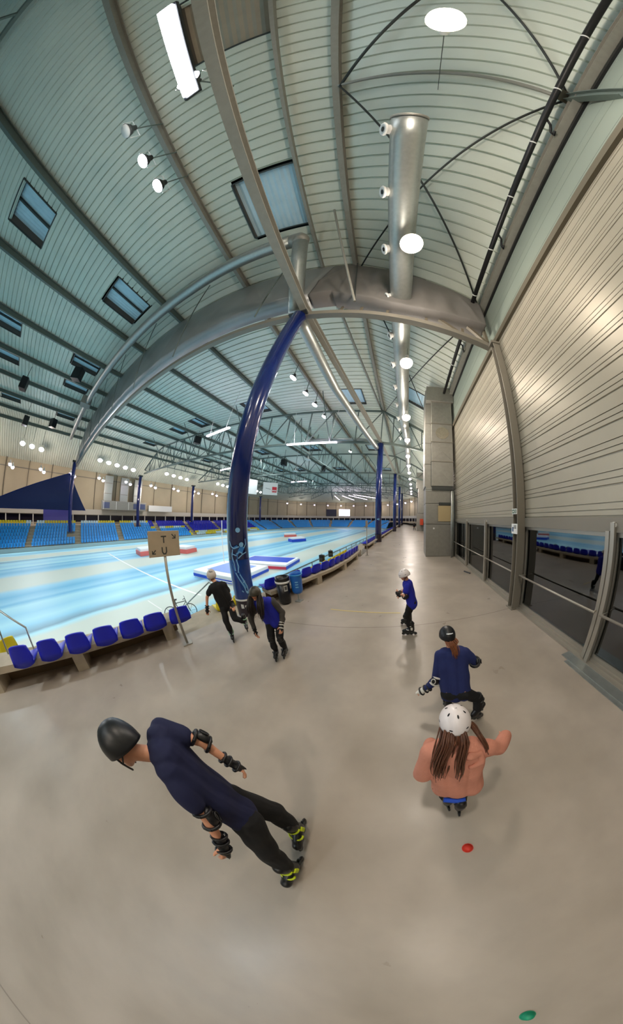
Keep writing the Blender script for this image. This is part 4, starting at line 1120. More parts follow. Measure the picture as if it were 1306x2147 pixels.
# second rows, one step down towards the rink
for k in range(9):
    y = 6.6+0.5*k
    seat_at(kx(y)-1.08, y, 0.04, R(-88), 'y', 'yellow seat one step down behind the right bench, %s' % (ordinal(k).replace('nearest','first')+' from the near end'), 'yellow seats one step down')
for k in range(4):
    y = 4.6+0.5*k
    seat_at(kx(y)-1.08, y, 0.04, R(-82), 'l', 'light blue seat one step down behind the right bench, %s' % (ordinal(k).replace('nearest','first')+' from the near end'), 'light blue seats one step down')
for k in range(2):
    seat_at(-5.15+0.12*k, 3.05+0.55*k, -0.17, R(-100), 'y', 'yellow seat one step down %s the big blue column' % ['left of','just behind'][k], 'yellow seats by the column')
for k in range(5):
    y = -2.5-0.55*k
    seat_at(kx(y)-1.2, y, 0.04, R(-72), 'y', 'yellow seat one step down at the left edge of the photo, %s' % ordinal(k).replace('nearest','first from the right'), 'yellow seats at the left edge')
# rail along the rink edge
t = thing('rink_rail', 'thin grey railing along the rink edge below the stand', 'railing', (-7.5,0,RZ))
bm = NB(); bar(bm, (0,-14,1.17),(0,58,1.17),0.06,0.06); bar(bm, (0,-14,0.6),(0,58,0.6),0.03,0.03); obj('top_rail', bm, M_steelg, t)
for k in range(37):
    y = -13+1.95*k; bm = NB(); bar(bm, (0,y,0.0),(0,y,1.15),0.05,0.05); obj('post', bm, M_steelg, t)
bm = NB(); box(bm, 0.05,0.12,-14,58,0.02,0.5); obj('kick_board', bm, mat('kick_board', (170,196,204), 0.5), t)
# stair rails in the gaps
for k, (x,y,rz) in enumerate(((-5.2,2.9,R(185)),(-3.35,11.2,R(182)),(-3.4,16.6,R(180)))):
    bm = NB(); path(bm, [(0,0,-0.3),(0,0,0.55),(0.15,0,0.62),(2.2,0,-0.55),(2.25,0,-1.3)], 0.02, 8)
    tag(obj('stair_rail', bm, M_galv, smooth=True, loc=(x,y,0), rot=(0,0,rz)), 'bent metal stair rail going down to the rink, %s' % ['beside the sign post','at the gap by the distant sign','at the far gap in the seats'][k], 'railing', 'stair rails')
bm = NB(); path(bm, [(0,0,0.0),(0,0,1.1),(0.06,0.06,1.16),(0.2,0.62,0.80),(0.2,0.62,0.0)], 0.018, 8)
tag(obj('stair_rail', bm, M_galv, smooth=True, loc=(-6.0,-2.25,-0.10)), 'bent grey rail end behind the leftmost blue seat', 'railing', 'stair rails')

# ================================================================== BLUE COLUMNS
def blue_column(x, y, r, h, lab, art):
    t = thing('blue_column', lab, 'column', (x,y,0), 0, None)
    bm = NB(); lathe(bm, [(0.0,0.40 if art else 0.0),(r,0.40 if art else 0.0),(r,h),(0.0,h)], 48)
    for f in bm.faces: f.smooth = abs(f.normal.z) < 0.5
    obj('shaft', bm, M_navy, t, smooth=False)
    for p in t.children[0].data.polygons: p.use_smooth = abs(p.normal.z) < 0.5
    bm = NB(); bar(bm, (-0.35,0,h+0.03),(0.35,0,h+0.03),0.4,0.06); obj('head_plate', bm, M_steeld, t)
    return t
cx, cy, cr0 = -4.04, 3.10, 0.255
t = blue_column(cx, cy, cr0, 9.0, 'massive glossy navy blue column with a pale figure drawing, near the skaters', True)
bm = NB(); lathe(bm, [(0.0,0.0),(cr0+0.006,0.0),(cr0+0.006,0.40),(0.0,0.40)], 48); o = obj('dark_foot', bm, mat('column_foot', (44,34,44), 0.4), t)
bm = NB(); lathe(bm, [(cr0+0.002,0.40),(cr0+0.009,0.40),(cr0+0.009,0.44),(cr0+0.002,0.44)], 48); obj('white_band', bm, M_white, t)
face = math.atan2(-cy, -cx)       # direction from the column towards the viewer
def wrap(bm, pts, dz=0.004, mi=0):
    """polygon given in (arc metres to the right, height) wrapped on the column"""
    vs_ = []
    for u, z in pts:
        a = face + u/cr0
        vs_.append(bm.verts.new(((cr0+dz)*math.cos(a), (cr0+dz)*math.sin(a), z)))
    bm.faces.new(vs_).material_index = mi
def stroke(bm, pts, w, dz=0.004, mi=0):
    pts = [Vector(p) for p in pts]; Q = []
    for a, b in zip(pts, pts[1:]):
        n = max(1, int((b-a).length/0.03))
        for k in range(n): Q.append(a.lerp(b, k/n))
    Q.append(pts[-1])
    ws = w if isinstance(w,(list,tuple)) else [w]*2
    for i, (a, b) in enumerate(zip(Q, Q[1:])):
        d = (b-a); 
        if d.length < 1e-6: continue
        nn = Vector((-d.y, d.x)).normalized()
        w0 = ws[0]+(ws[1]-ws[0])*i/len(Q); w1 = ws[0]+(ws[1]-ws[0])*(i+1)/len(Q)
        wrap(bm, [a+nn*w0/2, a-nn*w0/2, b-nn*w1/2, b+nn*w1/2], dz, mi)
def blob(bm, c, r, n=14, sx=1.0, dz=0.004):
    wrap(bm, [(c[0]+r*sx*math.cos(2*PI*k/n), c[1]+r*math.sin(2*PI*k/n)) for k in range(n)], dz)
M_art = mat('column_print_pale', (130,184,226), 0.35); M_art2 = mat('column_print_mid', (52,124,196), 0.35)
bm = NB(); lathe(bm, [(cr0+0.0005,0.44),(cr0+0.0015,0.45),(cr0+0.0015,1.35),(cr0+0.0005,1.36)], 48); obj('print_panel', bm, mat('column_print_base', (18,58,132), 0.25, coat=0.5, noise=0.25, nscale=3), t, smooth=True)
bm = NB()     # mid blue body of the athlete
stroke(bm, [(-0.10,1.55),(0.02,1.62),(0.12,1.56)], (0.20,0.14), 0.004)
stroke(bm, [(-0.10,1.52),(-0.12,1.30),(-0.10,1.12)], (0.17,0.10), 0.0045)
stroke(bm, [(-0.10,1.12),(-0.02,0.92),(0.07,0.70)], (0.12,0.07), 0.004)
obj('figure_body', bm, M_art2, t)
bm = NB()
blob(bm, (0.08,1.70), 0.055, dz=0.0055)
for P_ in ([(-0.21,1.78),(-0.17,1.66),(-0.10,1.62),(0.02,1.66)],[(0.14,1.62),(0.20,1.70),(0.19,1.82)],[(-0.14,1.60),(-0.17,1.44),(-0.13,1.28),(-0.12,1.12)],[(-0.02,1.40),(0.08,1.48),(0.20,1.52)],[(-0.05,1.50),(0.02,1.55),(0.09,1.50)],
           [(-0.07,1.38),(-0.03,1.22),(-0.06,1.08)],[(-0.12,1.08),(-0.05,0.92),(0.03,0.76)],[(-0.03,1.04),(0.04,0.90),(0.10,0.74)],[(0.03,0.76),(0.06,0.60)],[(0.10,0.74),(0.11,0.62)],[(0.02,0.84),(0.07,0.88)],[(-0.15,1.50),(-0.05,1.46)],[(-0.04,0.66),(-0.01,0.62)]):
    stroke(bm, P_, 0.022, 0.0055)
blob(bm, (0.085,0.60), 0.035, sx=0.8, dz=0.0055)
obj('figure_outline', bm, M_art, t)
for (u,z,r_) in ((0.01,2.02,0.055),(0.19,0.62,0.05)):
    bm = NB(); blob(bm, (u,z), r_, 18); o = obj('disc_print', bm, M_art, t)
bm = NB(); wrap(bm, [(-0.15,0.22),(-0.08,0.22),(-0.08,0.32),(-0.15,0.33)], 0.009); 
for k in range(7): wrap(bm, [(-0.05+0.025*k,0.25),(-0.034+0.025*k,0.25),(-0.034+0.025*k,0.30),(-0.05+0.025*k,0.30)], 0.009)
wrap(bm, [(-0.13,0.22),(0.13,0.225),(0.13,0.235),(-0.13,0.232)], 0.009)
obj('label_print', bm, M_white, t)
for i, (x,y,r,h,lab) in enumerate(((-3.1,17.2,0.30,9.85,'second navy blue column further along the walkway with a small arrow mark'),(-2.72,31.0,0.28,10.1,'third navy blue column along the walkway'),(-2.75,45.0,0.27,10.3,'fourth navy blue column along the walkway'),(-2.75,59.0,0.27,10.4,'furthest navy blue column along the walkway'))):
    t = blue_column(x,y,r,h,lab,False)
    bm = NB(); lathe(bm, [(r+0.002,0),(r+0.01,0),(r+0.01,0.75),(r+0.002,0.75)],24); obj('dark_foot', bm, bpy.data.materials['column_foot'], t)
    if i == 0:
        bm = NB(); a0 = math.atan2(-y,-x)
        for s in (-1,1):
            for q in range(6):
                u0 = -0.12+0.04*q; u1 = u0+0.04
                zz = lambda u: 2.2-0.0+s*(u+0.12)*0.45 if u < 0 else 2.2+s*(0.12*0.45)-s*(u)*0.0
                a, b = a0+u0/r, a0+u1/r
                P_ = [((r+0.004)*math.cos(a),(r+0.004)*math.sin(a),zz(u0)-0.03),((r+0.004)*math.cos(b),(r+0.004)*math.sin(b),zz(u1)-0.03),((r+0.004)*math.cos(b),(r+0.004)*math.sin(b),zz(u1)+0.03),((r+0.004)*math.cos(a),(r+0.004)*math.sin(a),zz(u0)+0.03)]
                bm.faces.new([bm.verts.new(p) for p in P_])
        obj('arrow_print', bm, M_art, t)

# ================================================================== SIGN POSTS
def letters(bm, segs, w, y=-0.011):
    for a, b in segs:
        a = Vector((a[0],y,a[1])); b = Vector((b[0],y,b[1])); d = (b-a).normalized(); n_ = Vector((-d.z,0,d.x))*w/2
        e = d*w*0.3
        v = [bm.verts.new(p) for p in (a-n_-e, a+n_-e, b+n_+e, b-n_+e)]; bm.faces.new(v)
def sign_post(x, y, rz, lab, full=True, h=2.06):
    t = thing('sign_post', lab, 'sign', (x,y,0), rz)
    bm = NB(); path(bm, [(0,0.03,0.0),(0,0.03,h-0.05)], 0.026, 12); obj('pole', bm, M_alu, t, smooth=True)
    bm = NB(); bbox(bm, -0.10,0.10,-0.05,0.11,0.0,0.02,0.006); obj('foot_plate', bm, M_alu, t)
    if full:
        bm = NB(); bbox(bm, -0.30,0.30,-0.010,0.006,h-0.42,h,0.004,1); b_ = obj('board', bm, mat('sign_board', (176,160,136), 0.55, noise=0.05), t)
        bm = NB(); letters(bm, [((-0.0,h-0.09),(-0.0,h-0.19)),((-0.045,h-0.09),(0.045,h-0.09))], 0.022)
        obj('letter', bm, M_steeld, b_)
        bm = NB(); letters(bm, [((-0.04,h-0.27),(-0.04,h-0.34)),((-0.04,h-0.34),(-0.02,h-0.375)),((-0.02,h-0.375),(0.02,h-0.375)),((0.02,h-0.375),(0.04,h-0.34)),((0.04,h-0.34),(0.04,h-0.27))], 0.022)
        obj('letter', bm, M_steeld, b_)
        bm = NB(); letters(bm, [((0.16,h-0.06),(0.225,h-0.125)),((0.225,h-0.125),(0.225,h-0.07)),((0.225,h-0.125),(0.17,h-0.125))], 0.018)
        obj('arrow', bm, M_steeld, b_)
        bm = NB(); letters(bm, [((-0.17,h-0.31),(-0.23,h-0.365)),((-0.23,h-0.365),(-0.23,h-0.32)),((-0.23,h-0.365),(-0.175,h-0.365))], 0.018)
        obj('arrow', bm, M_steeld, b_)
    else:
        bm = NB(); bbox(bm, -0.05,0.05,-0.30,0.30,h-0.42,h,0.004,1); obj('board', bm, mat('sign_side', (150,140,124), 0.55), t)
sign_post(-4.19, 1.36, R(73), 'pole with a beige sign board showing letters T and U and two arrows')
sign_post(-2.66, 10.75, R(10), 'distant pole sign seen almost edge on beside the seat row', False, 2.15)

# ================================================================== BINS
t = thing('litter_bin', 'black round litter bin with white rim band and label', 'bin', (-3.44,3.98,0))
bm = NB(); lathe(bm, [(0.0,0.02),(0.155,0.02),(0.17,0.1),(0.195,0.62),(0.0,0.62)],28); obj('body', bm, M_blackp, t, smooth=True)
bm = NB(); lathe(bm, [(0.197,0.60),(0.212,0.60),(0.214,0.655),(0.197,0.655)],28); obj('rim_band', bm, M_white, t, smooth=True)
bm = NB(); lathe(bm, [(0.17,0.655),(0.205,0.655),(0.20,0.75),(0.165,0.76),(0.15,0.66),(0.0,0.55)],28); obj('hood', bm, M_blackp, t, smooth=True)
bm = NB(); a0 = math.atan2(-4.0,3.5)
for q in range(4):
    a, b = a0+0.05+q*0.13, a0+0.05+(q+1)*0.13
    quad(bm, (0.196*math.cos(a),0.196*math.sin(a),0.40),(0.196*math.cos(b),0.196*math.sin(b),0.40),(0.199*math.cos(b),0.199*math.sin(b),0.56),(0.199*math.cos(a),0.199*math.sin(a),0.56))
lb = obj('label', bm, mat('bin_label', (190,190,186), 0.5), t)
bm = NB()
for q in (1,2):
    a = a0+0.05+q*0.17; tube(bm, (0.199*math.cos(a),0.199*math.sin(a),0.44),(0.202*math.cos(a),0.202*math.sin(a),0.53),0.012,n=6)
obj('pictogram', bm, M_black, lb)
t = thing('litter_bin', 'bright blue round litter bin hung on a short pole beside the black bin', 'bin', (-3.14,4.22,0))
bm = NB(); lathe(bm, [(0.0,0.26),(0.125,0.26),(0.155,0.34),(0.165,0.74),(0.18,0.80),(0.172,0.80),(0.155,0.74),(0.145,0.36),(0.0,0.34)],28); obj('body', bm, mat('bin_blue', (24,104,196), 0.4), t, smooth=True)
bm = NB(); lathe(bm, [(0.168,0.76),(0.186,0.78),(0.186,0.81),(0.168,0.80)],28); obj('rim', bm, mat('bin_rim', (60,150,220), 0.4), t, smooth=True)
bm = NB(); tube(bm, (0,0,0.02),(0,0,0.27),0.025,n=12); box(bm,-0.09,0.09,-0.09,0.09,0,0.02); obj('pole', bm, M_galv, t)
a0 = math.atan2(-4.25,3.22)
for w_ in range(3):
    bm = NB()
    for q in range(3):
        a = a0-0.28+0.17*q; z = 0.45+0.07*w_
        quad(bm, (0.166*math.cos(a),0.166*math.sin(a),z),(0.166*math.cos(a+0.17),0.166*math.sin(a+0.17),z),(0.168*math.cos(a+0.17),0.168*math.sin(a+0.17),z+0.03),(0.168*math.cos(a),0.168*math.sin(a),z+0.03))
    obj('print', bm, mat('bin_print', (120,190,230), 0.4), t)

# ================================================================== THINGS ON THE RINK AND FLOOR
M_matw = mat('mat_white', (236,240,244), 0.5); M_matb = mat('mat_blue', (30,74,196), 0.5); M_matd = mat('mat_pale_blue', (128,156,220), 0.55)
t = thing('landing_mat', 'big white and blue landing mat on the rink behind the column', 'mat', (-14.1,10.0,RZ), R(7))
bm = NB(); bbox(bm, -3.0,2.4,-1.9,1.9,0.0,0.55,0.06); obj('cover', bm, M_matw, t)
bm = NB(); box(bm, -1.9,1.5,-1.2,1.4,0.551,0.565); obj('inset', bm, M_matd, t)
bm = NB(); box(bm, -3.01,2.41,-1.93,-1.9,0.08,0.30); box(bm, 2.4,2.43,-1.9,1.9,0.08,0.30); obj('side_band', bm, M_matb, t)
bm = NB(); box(bm, -0.2,1.9,-1.945,-1.93,0.15,0.22); obj('band_print', bm, M_matw, t)
t = thing('landing_mat', 'second blue topped landing mat to the right of the column', 'mat', (-13.4,14.2,RZ), R(12))
bm = NB(); bbox(bm, -3.2,2.4,-1.6,1.6,0.0,0.50,0.06); obj('cover', bm, M_matw, t)
bm = NB(); box(bm, -2.9,2.1,-0.7,1.3,0.501,0.515); obj('inset', bm, M_matb, t)
bm = NB(); box(bm, -0.5,2.41,-1.63,-1.6,0.08,0.32); obj('side_band', bm, mat('mat_red', (210,60,84), 0.5), t)
bm = NB(); box(bm, 2.4,2.43,-1.6,1.6,0.08,0.34); obj('side_band', bm, M_matb, t)
for s in (-1,1):
    bm = NB(); tube(bm, (-3.3,s*0.0,0.0),(-3.3,s*0.0,4.2),0.04,n=8)
    if s > 0: tag(obj('jump_upright', bm, M_white, loc=(-13.3,10.9,RZ)), 'tall thin white upright standing beside the landing mats', 'pole')
    else: tag(obj('jump_upright', bm, M_white, loc=(-20.5,16.5,RZ)), 'second thin white upright further back on the rink', 'pole')
for k, (x,y,lab) in enumerate(((-32.5,7.6,'low white and red bench box on the far rink left of the sign board'),(-29.5,12.6,'white and red mat pile right of the sign board'),(-29,38,'small white and red mat pile far on the rink'),(-22.0,31.0,'flat blue box near the far mat pile'))):
    t = thing('mat_pile', lab, 'mat pile', (x,y,RZ), R(20*k))
    bm = NB(); bbox(bm, -1.5,1.5,-1.0,1.0,0.0,0.5,0.04); obj('lower_mat', bm, mat('mat_rosy', (220,110,104), 0.5) if k == 0 else (M_matb if k == 3 else bpy.data.materials['mat_rosy']), t)
    bm = NB(); bbox(bm, -1.4,1.3,-0.9,0.9,0.5,0.8,0.04); obj('upper_mat', bm, M_matw, t)
# bicycle shaped frame near the rink edge by the sign
t = thing('bicycle', 'dark grey bicycle parked on the rink beyond the sign post', 'bicycle', (-10.4,3.6,RZ), R(60))
for s in (-0.5,0.5):
    bm = NB(); pts_ = [(s+0.33*math.cos(2*PI*k/20),0,0.34+0.33*math.sin(2*PI*k/20)) for k in range(21)]; path(bm, pts_, 0.02, 6, cap=False)
    w = obj('wheel', bm, M_steeld, t); bm = NB()
    for k in range(6): tube(bm, (s,0,0.34),(s+0.31*math.cos(PI*k/3),0,0.34+0.31*math.sin(PI*k/3)),0.006,n=4)
    obj('spokes', bm, M_steeld, w)
bm = NB()
for a, b in (((-0.5,0,0.34),(-0.12,0,0.78)),((-0.12,0,0.78),(0.36,0,0.82)),((-0.05,0,0.34),(0.38,0,0.78)),((-0.5,0,0.34),(-0.05,0,0.34)),((-0.05,0,0.34),(-0.15,0,0.92)),((0.5,0,0.34),(0.36,0,0.95))): tube(bm, a, b, 0.018, n=6)
obj('frame', bm, M_steeld, t)
bm = NB(); path(bm, [(0.30,-0.25,0.98),(0.36,-0.1,0.97),(0.36,0.1,0.97),(0.30,0.25,0.98)],0.014,6); obj('handlebar', bm, M_black, t)
bm = NB(); bbox(bm, -0.28,-0.04,-0.06,0.06,0.92,0.97,0.02); obj('saddle', bm, M_black, t)
for x, y, m_, lab in ((0.262,-0.162,mat('cone_red',(222,52,34),0.5),'small round red marker cup on the concrete below the pink hoodie'),(0.283,-1.725,mat('cone_green',(16,150,112),0.5),'small round green marker cup at the bottom edge of the photo')):
    t = thing('marker_cone', lab, 'marker', (x,y,0))
    bm = NB(); lathe(bm, [(0.036,0.0),(0.038,0.004),(0.033,0.012),(0.028,0.030),(0.018,0.040),(0.0,0.042)],24); obj('cup', bm, m_, t, smooth=True)
    bm = NB(); lathe(bm, [(0.034,0.0),(0.041,0.0),(0.041,0.005),(0.034,0.005)],24); obj('rim', bm, m_, t)
# black cable gadget on the floor by the third window
bm = NB(); path(bm, [(2.3,7.2,0.02),(2.38,7.0,0.02),(2.45,6.85,0.02)],0.03,8); tag(obj('door_wedge', bm, M_blackp), 'small black wedge on the floor by the second window', 'wedge')
# backpack and clothes on the far seats
for k, (x,y,z) in enumerate(((-4.75,8.6,0.3),(-4.85,9.9,0.3))):
    t = thing('backpack', 'black backpack left on the seats behind the right bench, %s one' % ['left','right'][k], 'bag', (x+0.15,y,0.04), R(30*k), 'backpacks')
    bm = NB(); bbox(bm, -0.17,0.17,-0.12,0.12,0.0,0.46,0.07,3); obj('body', bm, M_blackp, t, smooth=True)
    bm = NB(); bbox(bm, -0.12,0.12,-0.17,-0.11,0.05,0.26,0.04,2); obj('pocket', bm, M_steeld, t, smooth=True)
    bm = NB(); path(bm, [(-0.04,0,0.45),(-0.03,0,0.52),(0.03,0,0.52),(0.04,0,0.45)],0.01,6); obj('handle', bm, M_black, t); t.scale = (0.8,0.8,0.8)
# ================================================================== PEOPLE
def V(*a): return Vector(a if len(a) > 1 else a[0])
def caps_bm(items):
    """closed tapered capsules / ellipsoids, overlapping, to be fused by a voxel remesh"""
    bm = NB()
    for it in items:
        if it[0] == 'c':
            _, p, q, r1, r2 = it; p = V(p); q = V(q); d = q-p; L = max(d.length, 1e-4); M_ = Matrix.Translation(p) @ d.to_track_quat('Z','Y').to_matrix().to_4x4()
            prof = [(0.0,-r1)]+[(r1*math.cos(a), r1*math.sin(a)) for a in (R(-60),R(-30),0)]+[(r2*math.cos(a), L+r2*math.sin(a)) for a in (0,R(30),R(60))]+[(0.0,L+r2)]
            lathe(bm, prof, 14, M=M_)
        else:
            _, c, rr, M3 = it
            M_ = Matrix.Translation(V(c)) @ (M3.to_4x4() if M3 is not None else Matrix.Identity(4)) @ Matrix.Diagonal((rr[0],rr[1],rr[2],1))
            prof = [(0.0,-1.0)]+[(math.cos(a), math.sin(a)) for a in (R(-65),R(-40),R(-15),R(15),R(40),R(65))]+[(0.0,1.0)]
            lathe(bm, prof, 18, M=M_)
    return bm
def fused(name, items, m, parent, vox=0.008, smooth=6, folds=0.0, fscale=14.0, origin=V(0,0,0), label=None, seed=0):
    bm = caps_bm(items); bmesh.ops.translate(bm, vec=-origin, verts=bm.verts[:])
    me = bpy.data.meshes.new('tmp'); bmesh.ops.recalc_face_normals(bm, faces=bm.faces[:]); bm.to_mesh(me); bm.free()
    o = bpy.data.objects.new('tmp', me); COL.objects.link(o)
    md = o.modifiers.new('r','REMESH'); md.mode = 'VOXEL'; md.voxel_size = vox; md.adaptivity = 0
    ms = o.modifiers.new('s','SMOOTH'); ms.factor = 0.5; ms.iterations = smooth
    bpy.context.view_layer.update(); dg = bpy.context.evaluated_depsgraph_get()
    m2 = bpy.data.meshes.new_from_object(o.evaluated_get(dg)); m2.name = name
    bpy.data.objects.remove(o); bpy.data.meshes.remove(me)
    if folds:
        n = len(m2.vertices); co = np.empty(n*3); m2.vertices.foreach_get('co', co); co = co.reshape(-1,3); no = np.empty(n*3); m2.vertices.foreach_get('normal', no); no = no.reshape(-1,3)
        s_ = fscale; a = co[:,0]*s_+seed; b = co[:,1]*s_+seed*2; c = co[:,2]*s_
        w = np.sin(c*1.7+2.1*np.sin(a*0.9)+1.3*np.sin(b*1.1))*0.6+np.sin(a*2.3+c*1.1+np.sin(b*1.9))*0.4
        co += no*(w*folds)[:,None]; m2.vertices.foreach_set('co', co.ravel())
    m2.materials.clear(); m2.materials.append(m)
    for p in m2.polygons: p.use_smooth = True
    o = bpy.data.objects.new(name, m2); lk(o, parent)
    if label: o['label'] = label
    return o
def frame3(f, u):
    f = V(f).normalized(); u = V(u); u = (u-f*u.dot(f)).normalized(); r = f.cross(u); return Matrix((r, f, u)).transposed()   # columns right, forward, up
def head_items(c, F, hs):
    P = lambda x,y,z: V(c)+F@(V(x,y,z)*hs)
    E_ = lambda x,y,z,a,b,d: ('e', P(x,y,z), (a*hs,b*hs,d*hs), F)
    it = [E_(0,-0.008,0.035,0.074,0.094,0.082), E_(0,0.022,-0.035,0.060,0.066,0.070), E_(0,0.052,-0.082,0.032,0.034,0.030),
          E_(0.035,0.050,-0.030,0.028,0.030,0.026), E_(-0.035,0.050,-0.030,0.028,0.030,0.026), E_(0,0.072,0.030,0.050,0.022,0.020),
          E_(0.077,-0.004,-0.018,0.010,0.022,0.032), E_(-0.077,-0.004,-0.018,0.010,0.022,0.032),
          ('c', P(0,0.082,0.018), P(0,0.104,-0.022), 0.009*hs, 0.014*hs), E_(0,0.082,-0.056,0.024,0.012,0.009)]
    return it
def face_parts(c, F, hs, par, O, skin_dark, hair):
    P = lambda x,y,z: V(c)+F@(V(x,y,z)*hs)-O
    for s in (-1,1):
        bm = NB(); lathe(bm, [(0,-0.011*hs),(0.009*hs,-0.006*hs),(0.012*hs,0),(0.009*hs,0.006*hs),(0,0.011*hs)], 10, M=Matrix.Translation(P(s*0.030,0.076,0.004)))
        e = obj('eye', bm, M_white, par, smooth=True)
        bm = NB(); lathe(bm, [(0,-0.005*hs),(0.005*hs,0),(0,0.005*hs)], 8, M=Matrix.Translation(P(s*0.030,0.0865,0.004))); obj('pupil', bm, M_black, e)
        bm = NB(); path(bm, [P(s*0.014,0.093,0.022),P(s*0.030,0.092,0.028),P(s*0.047,0.080,0.021)], 0.0035*hs, 6); obj('eyebrow', bm, hair, par)
    bm = NB(); path(bm, [P(-0.022,0.084,-0.055),P(0,0.096,-0.052),P(0.022,0.084,-0.055)], [0.003*hs,0.0055*hs,0.003*hs], 6); obj('mouth', bm, skin_dark, par, smooth=True)
def hand_items(w, d, n, s, curl=0.5, side=1):
    """w wrist, d direction of the fingers, n palm normal, side: which side the thumb leaves"""
    w = V(w); d = V(d).normalized(); n = V(n); n = (n-d*n.dot(d)).normalized(); t = d.cross(n)*side
    it = [('e', w+d*0.042*s, (0.036*s,0.046*s,0.016*s), Matrix((t,d,n)).transposed()), ('c', w, w+d*0.03*s, 0.022*s, 0.022*s)]
    for k, (o_, L) in enumerate(((0.028,0.062),(0.010,0.070),(-0.009,0.066),(-0.027,0.052))):
        b = w+d*0.076*s+t*o_*s; a1 = (d*math.cos(curl*0.6)+n*math.sin(curl*0.6)); a2 = (d*math.cos(curl*1.5)+n*math.sin(curl*1.5)); a3 = (d*math.cos(curl*2.3)+n*math.sin(curl*2.3))
        p1 = b+a1*L*0.45*s; p2 = p1+a2*L*0.32*s; p3 = p2+a3*L*0.25*s
        it += [('c', w+d*0.05*s+t*o_*0.8*s, b, 0.0105*s, 0.0095*s), ('c', b, p1, 0.0095*s, 0.0085*s), ('c', p1, p2, 0.0085*s, 0.0078*s), ('c', p2, p3, 0.0078*s, 0.0065*s)]
    b = w+d*0.022*s+t*0.028*s; p1 = b+(d*0.6+t*0.75+n*0.2).normalized()*0.034*s; p2 = p1+(d*0.85+t*0.25+n*0.4).normalized()*0.028*s
    it += [('c', b-t*0.012*s, p1, 0.014*s, 0.0105*s), ('c', p1, p2, 0.0105*s, 0.008*s)]
    return it
def helmet(c, F, hs, m, par, O, holes=False, strip=False, peak=False, lab='helmet'):
    P = lambda x,y,z: V(c)+F@(V(x,y,z)*hs)-O
    bm = NB(); rows = []
    a_, b_, h_ = 0.108, 0.124, 0.110
    lat = [R(x) for x in (-16,-8,0,12,24,36,48,60,72,82,90)]
    def pt(th, la, sc=1.0):
        ca = math.cos(max(la,0)) if la >= 0 else 1-0.02*abs(la)
        z = h_*math.sin(la) if la >= 0 else h_*la*0.95
        drop = -0.020*(0.5-0.5*math.sin(th)) if la < R(20) else -0.020*(0.5-0.5*math.sin(th))*max(0,(R(60)-la)/R(40))
        return P(a_*ca*math.cos(th)*sc, b_*ca*math.sin(th)*sc-0.004, 0.018+z*sc+drop)
    N_ = 36
    out, inn = [], []
    for la in lat:
        if la >= R(89.9): out.append([bm.verts.new(pt(0, la))]); inn.append([bm.verts.new(pt(0, la, 0.9))]); continue
        out.append([bm.verts.new(pt(2*PI*k/N_, la)) for k in range(N_)]); inn.append([bm.verts.new(pt(2*PI*k/N_, la, 0.9)) for k in range(N_)])
    for Rg in (out, inn):
        for A, B in zip(Rg, Rg[1:]):
            for k in range(N_):
                k2 = (k+1)%N_
                if len(B) == 1: bm.faces.new((A[k],A[k2],B[0]))
                else: bm.faces.new((A[k],A[k2],B[k2],B[k]))
    for k in range(N_): bm.faces.new((out[0][k],out[0][(k+1)%N_],inn[0][(k+1)%N_],inn[0][k]))
    hm = obj('helmet', bm, m, par, smooth=True, label=lab)
    def patch(th, la, w, l, mm, nm, rot=0.0, raise_=1.006):
        bm = NB(); n = 12; vs_ = []
        for k in range(n):
            u = l*math.cos(2*PI*k/n); v = w*math.sin(2*PI*k/n)
            dl = u*math.cos(rot)-v*math.sin(rot); dt = u*math.sin(rot)+v*math.cos(rot)
            vs_.append(bm.verts.new(pt(th+dt/max(0.2,math.cos(la)), la+dl, raise_)))
        bm.faces.new(vs_); obj(nm, bm, mm, hm)
    if holes:
        patch(0, R(88.5), 0.075, 0.075, M_black, 'vent')
        for k in range(6): patch(R(30+60*k), R(56), 0.055, 0.11, M_black, 'vent')
        for k in range(6): patch(R(60*k), R(10), 0.12, 0.05, M_black, 'vent', 0.0)
    else:
        for k in range(5): patch(R(90-40+20*k+(180 if strip else 0)), R(62), 0.06, 0.16, M_black, 'vent')
        if strip:
            bm = NB(); pr = None
            for k in range(9):
                th = R(-90-30+60*k/8); la = R(36-0.35*abs(k-4))
                cur = (bm.verts.new(pt(th,la-R(3.2)*(1-0.1*abs(k-4)),1.01)), bm.verts.new(pt(th,la+R(3.2)*(1-0.1*abs(k-4)),1.01)))
                if pr: bm.faces.new((pr[0],pr[1],cur[1],cur[0]))
                pr = cur
            obj('reflective_strip', bm, mat('reflector', (235,240,245), 0.3, emit=(255,255,255), estr=0.0), hm)
    for s in (-1,1):
        bm = NB(); path(bm, [P(s*0.093,0.03,0.012),P(s*0.083,0.028,-0.05),P(s*0.03,0.055,-0.112)], 0.006*hs, 6); path(bm, [P(s*0.09,-0.05,0.0),P(s*0.083,0.02,-0.05)], 0.005*hs, 6)
        obj('chin_strap', bm, M_black, hm)
    return hm
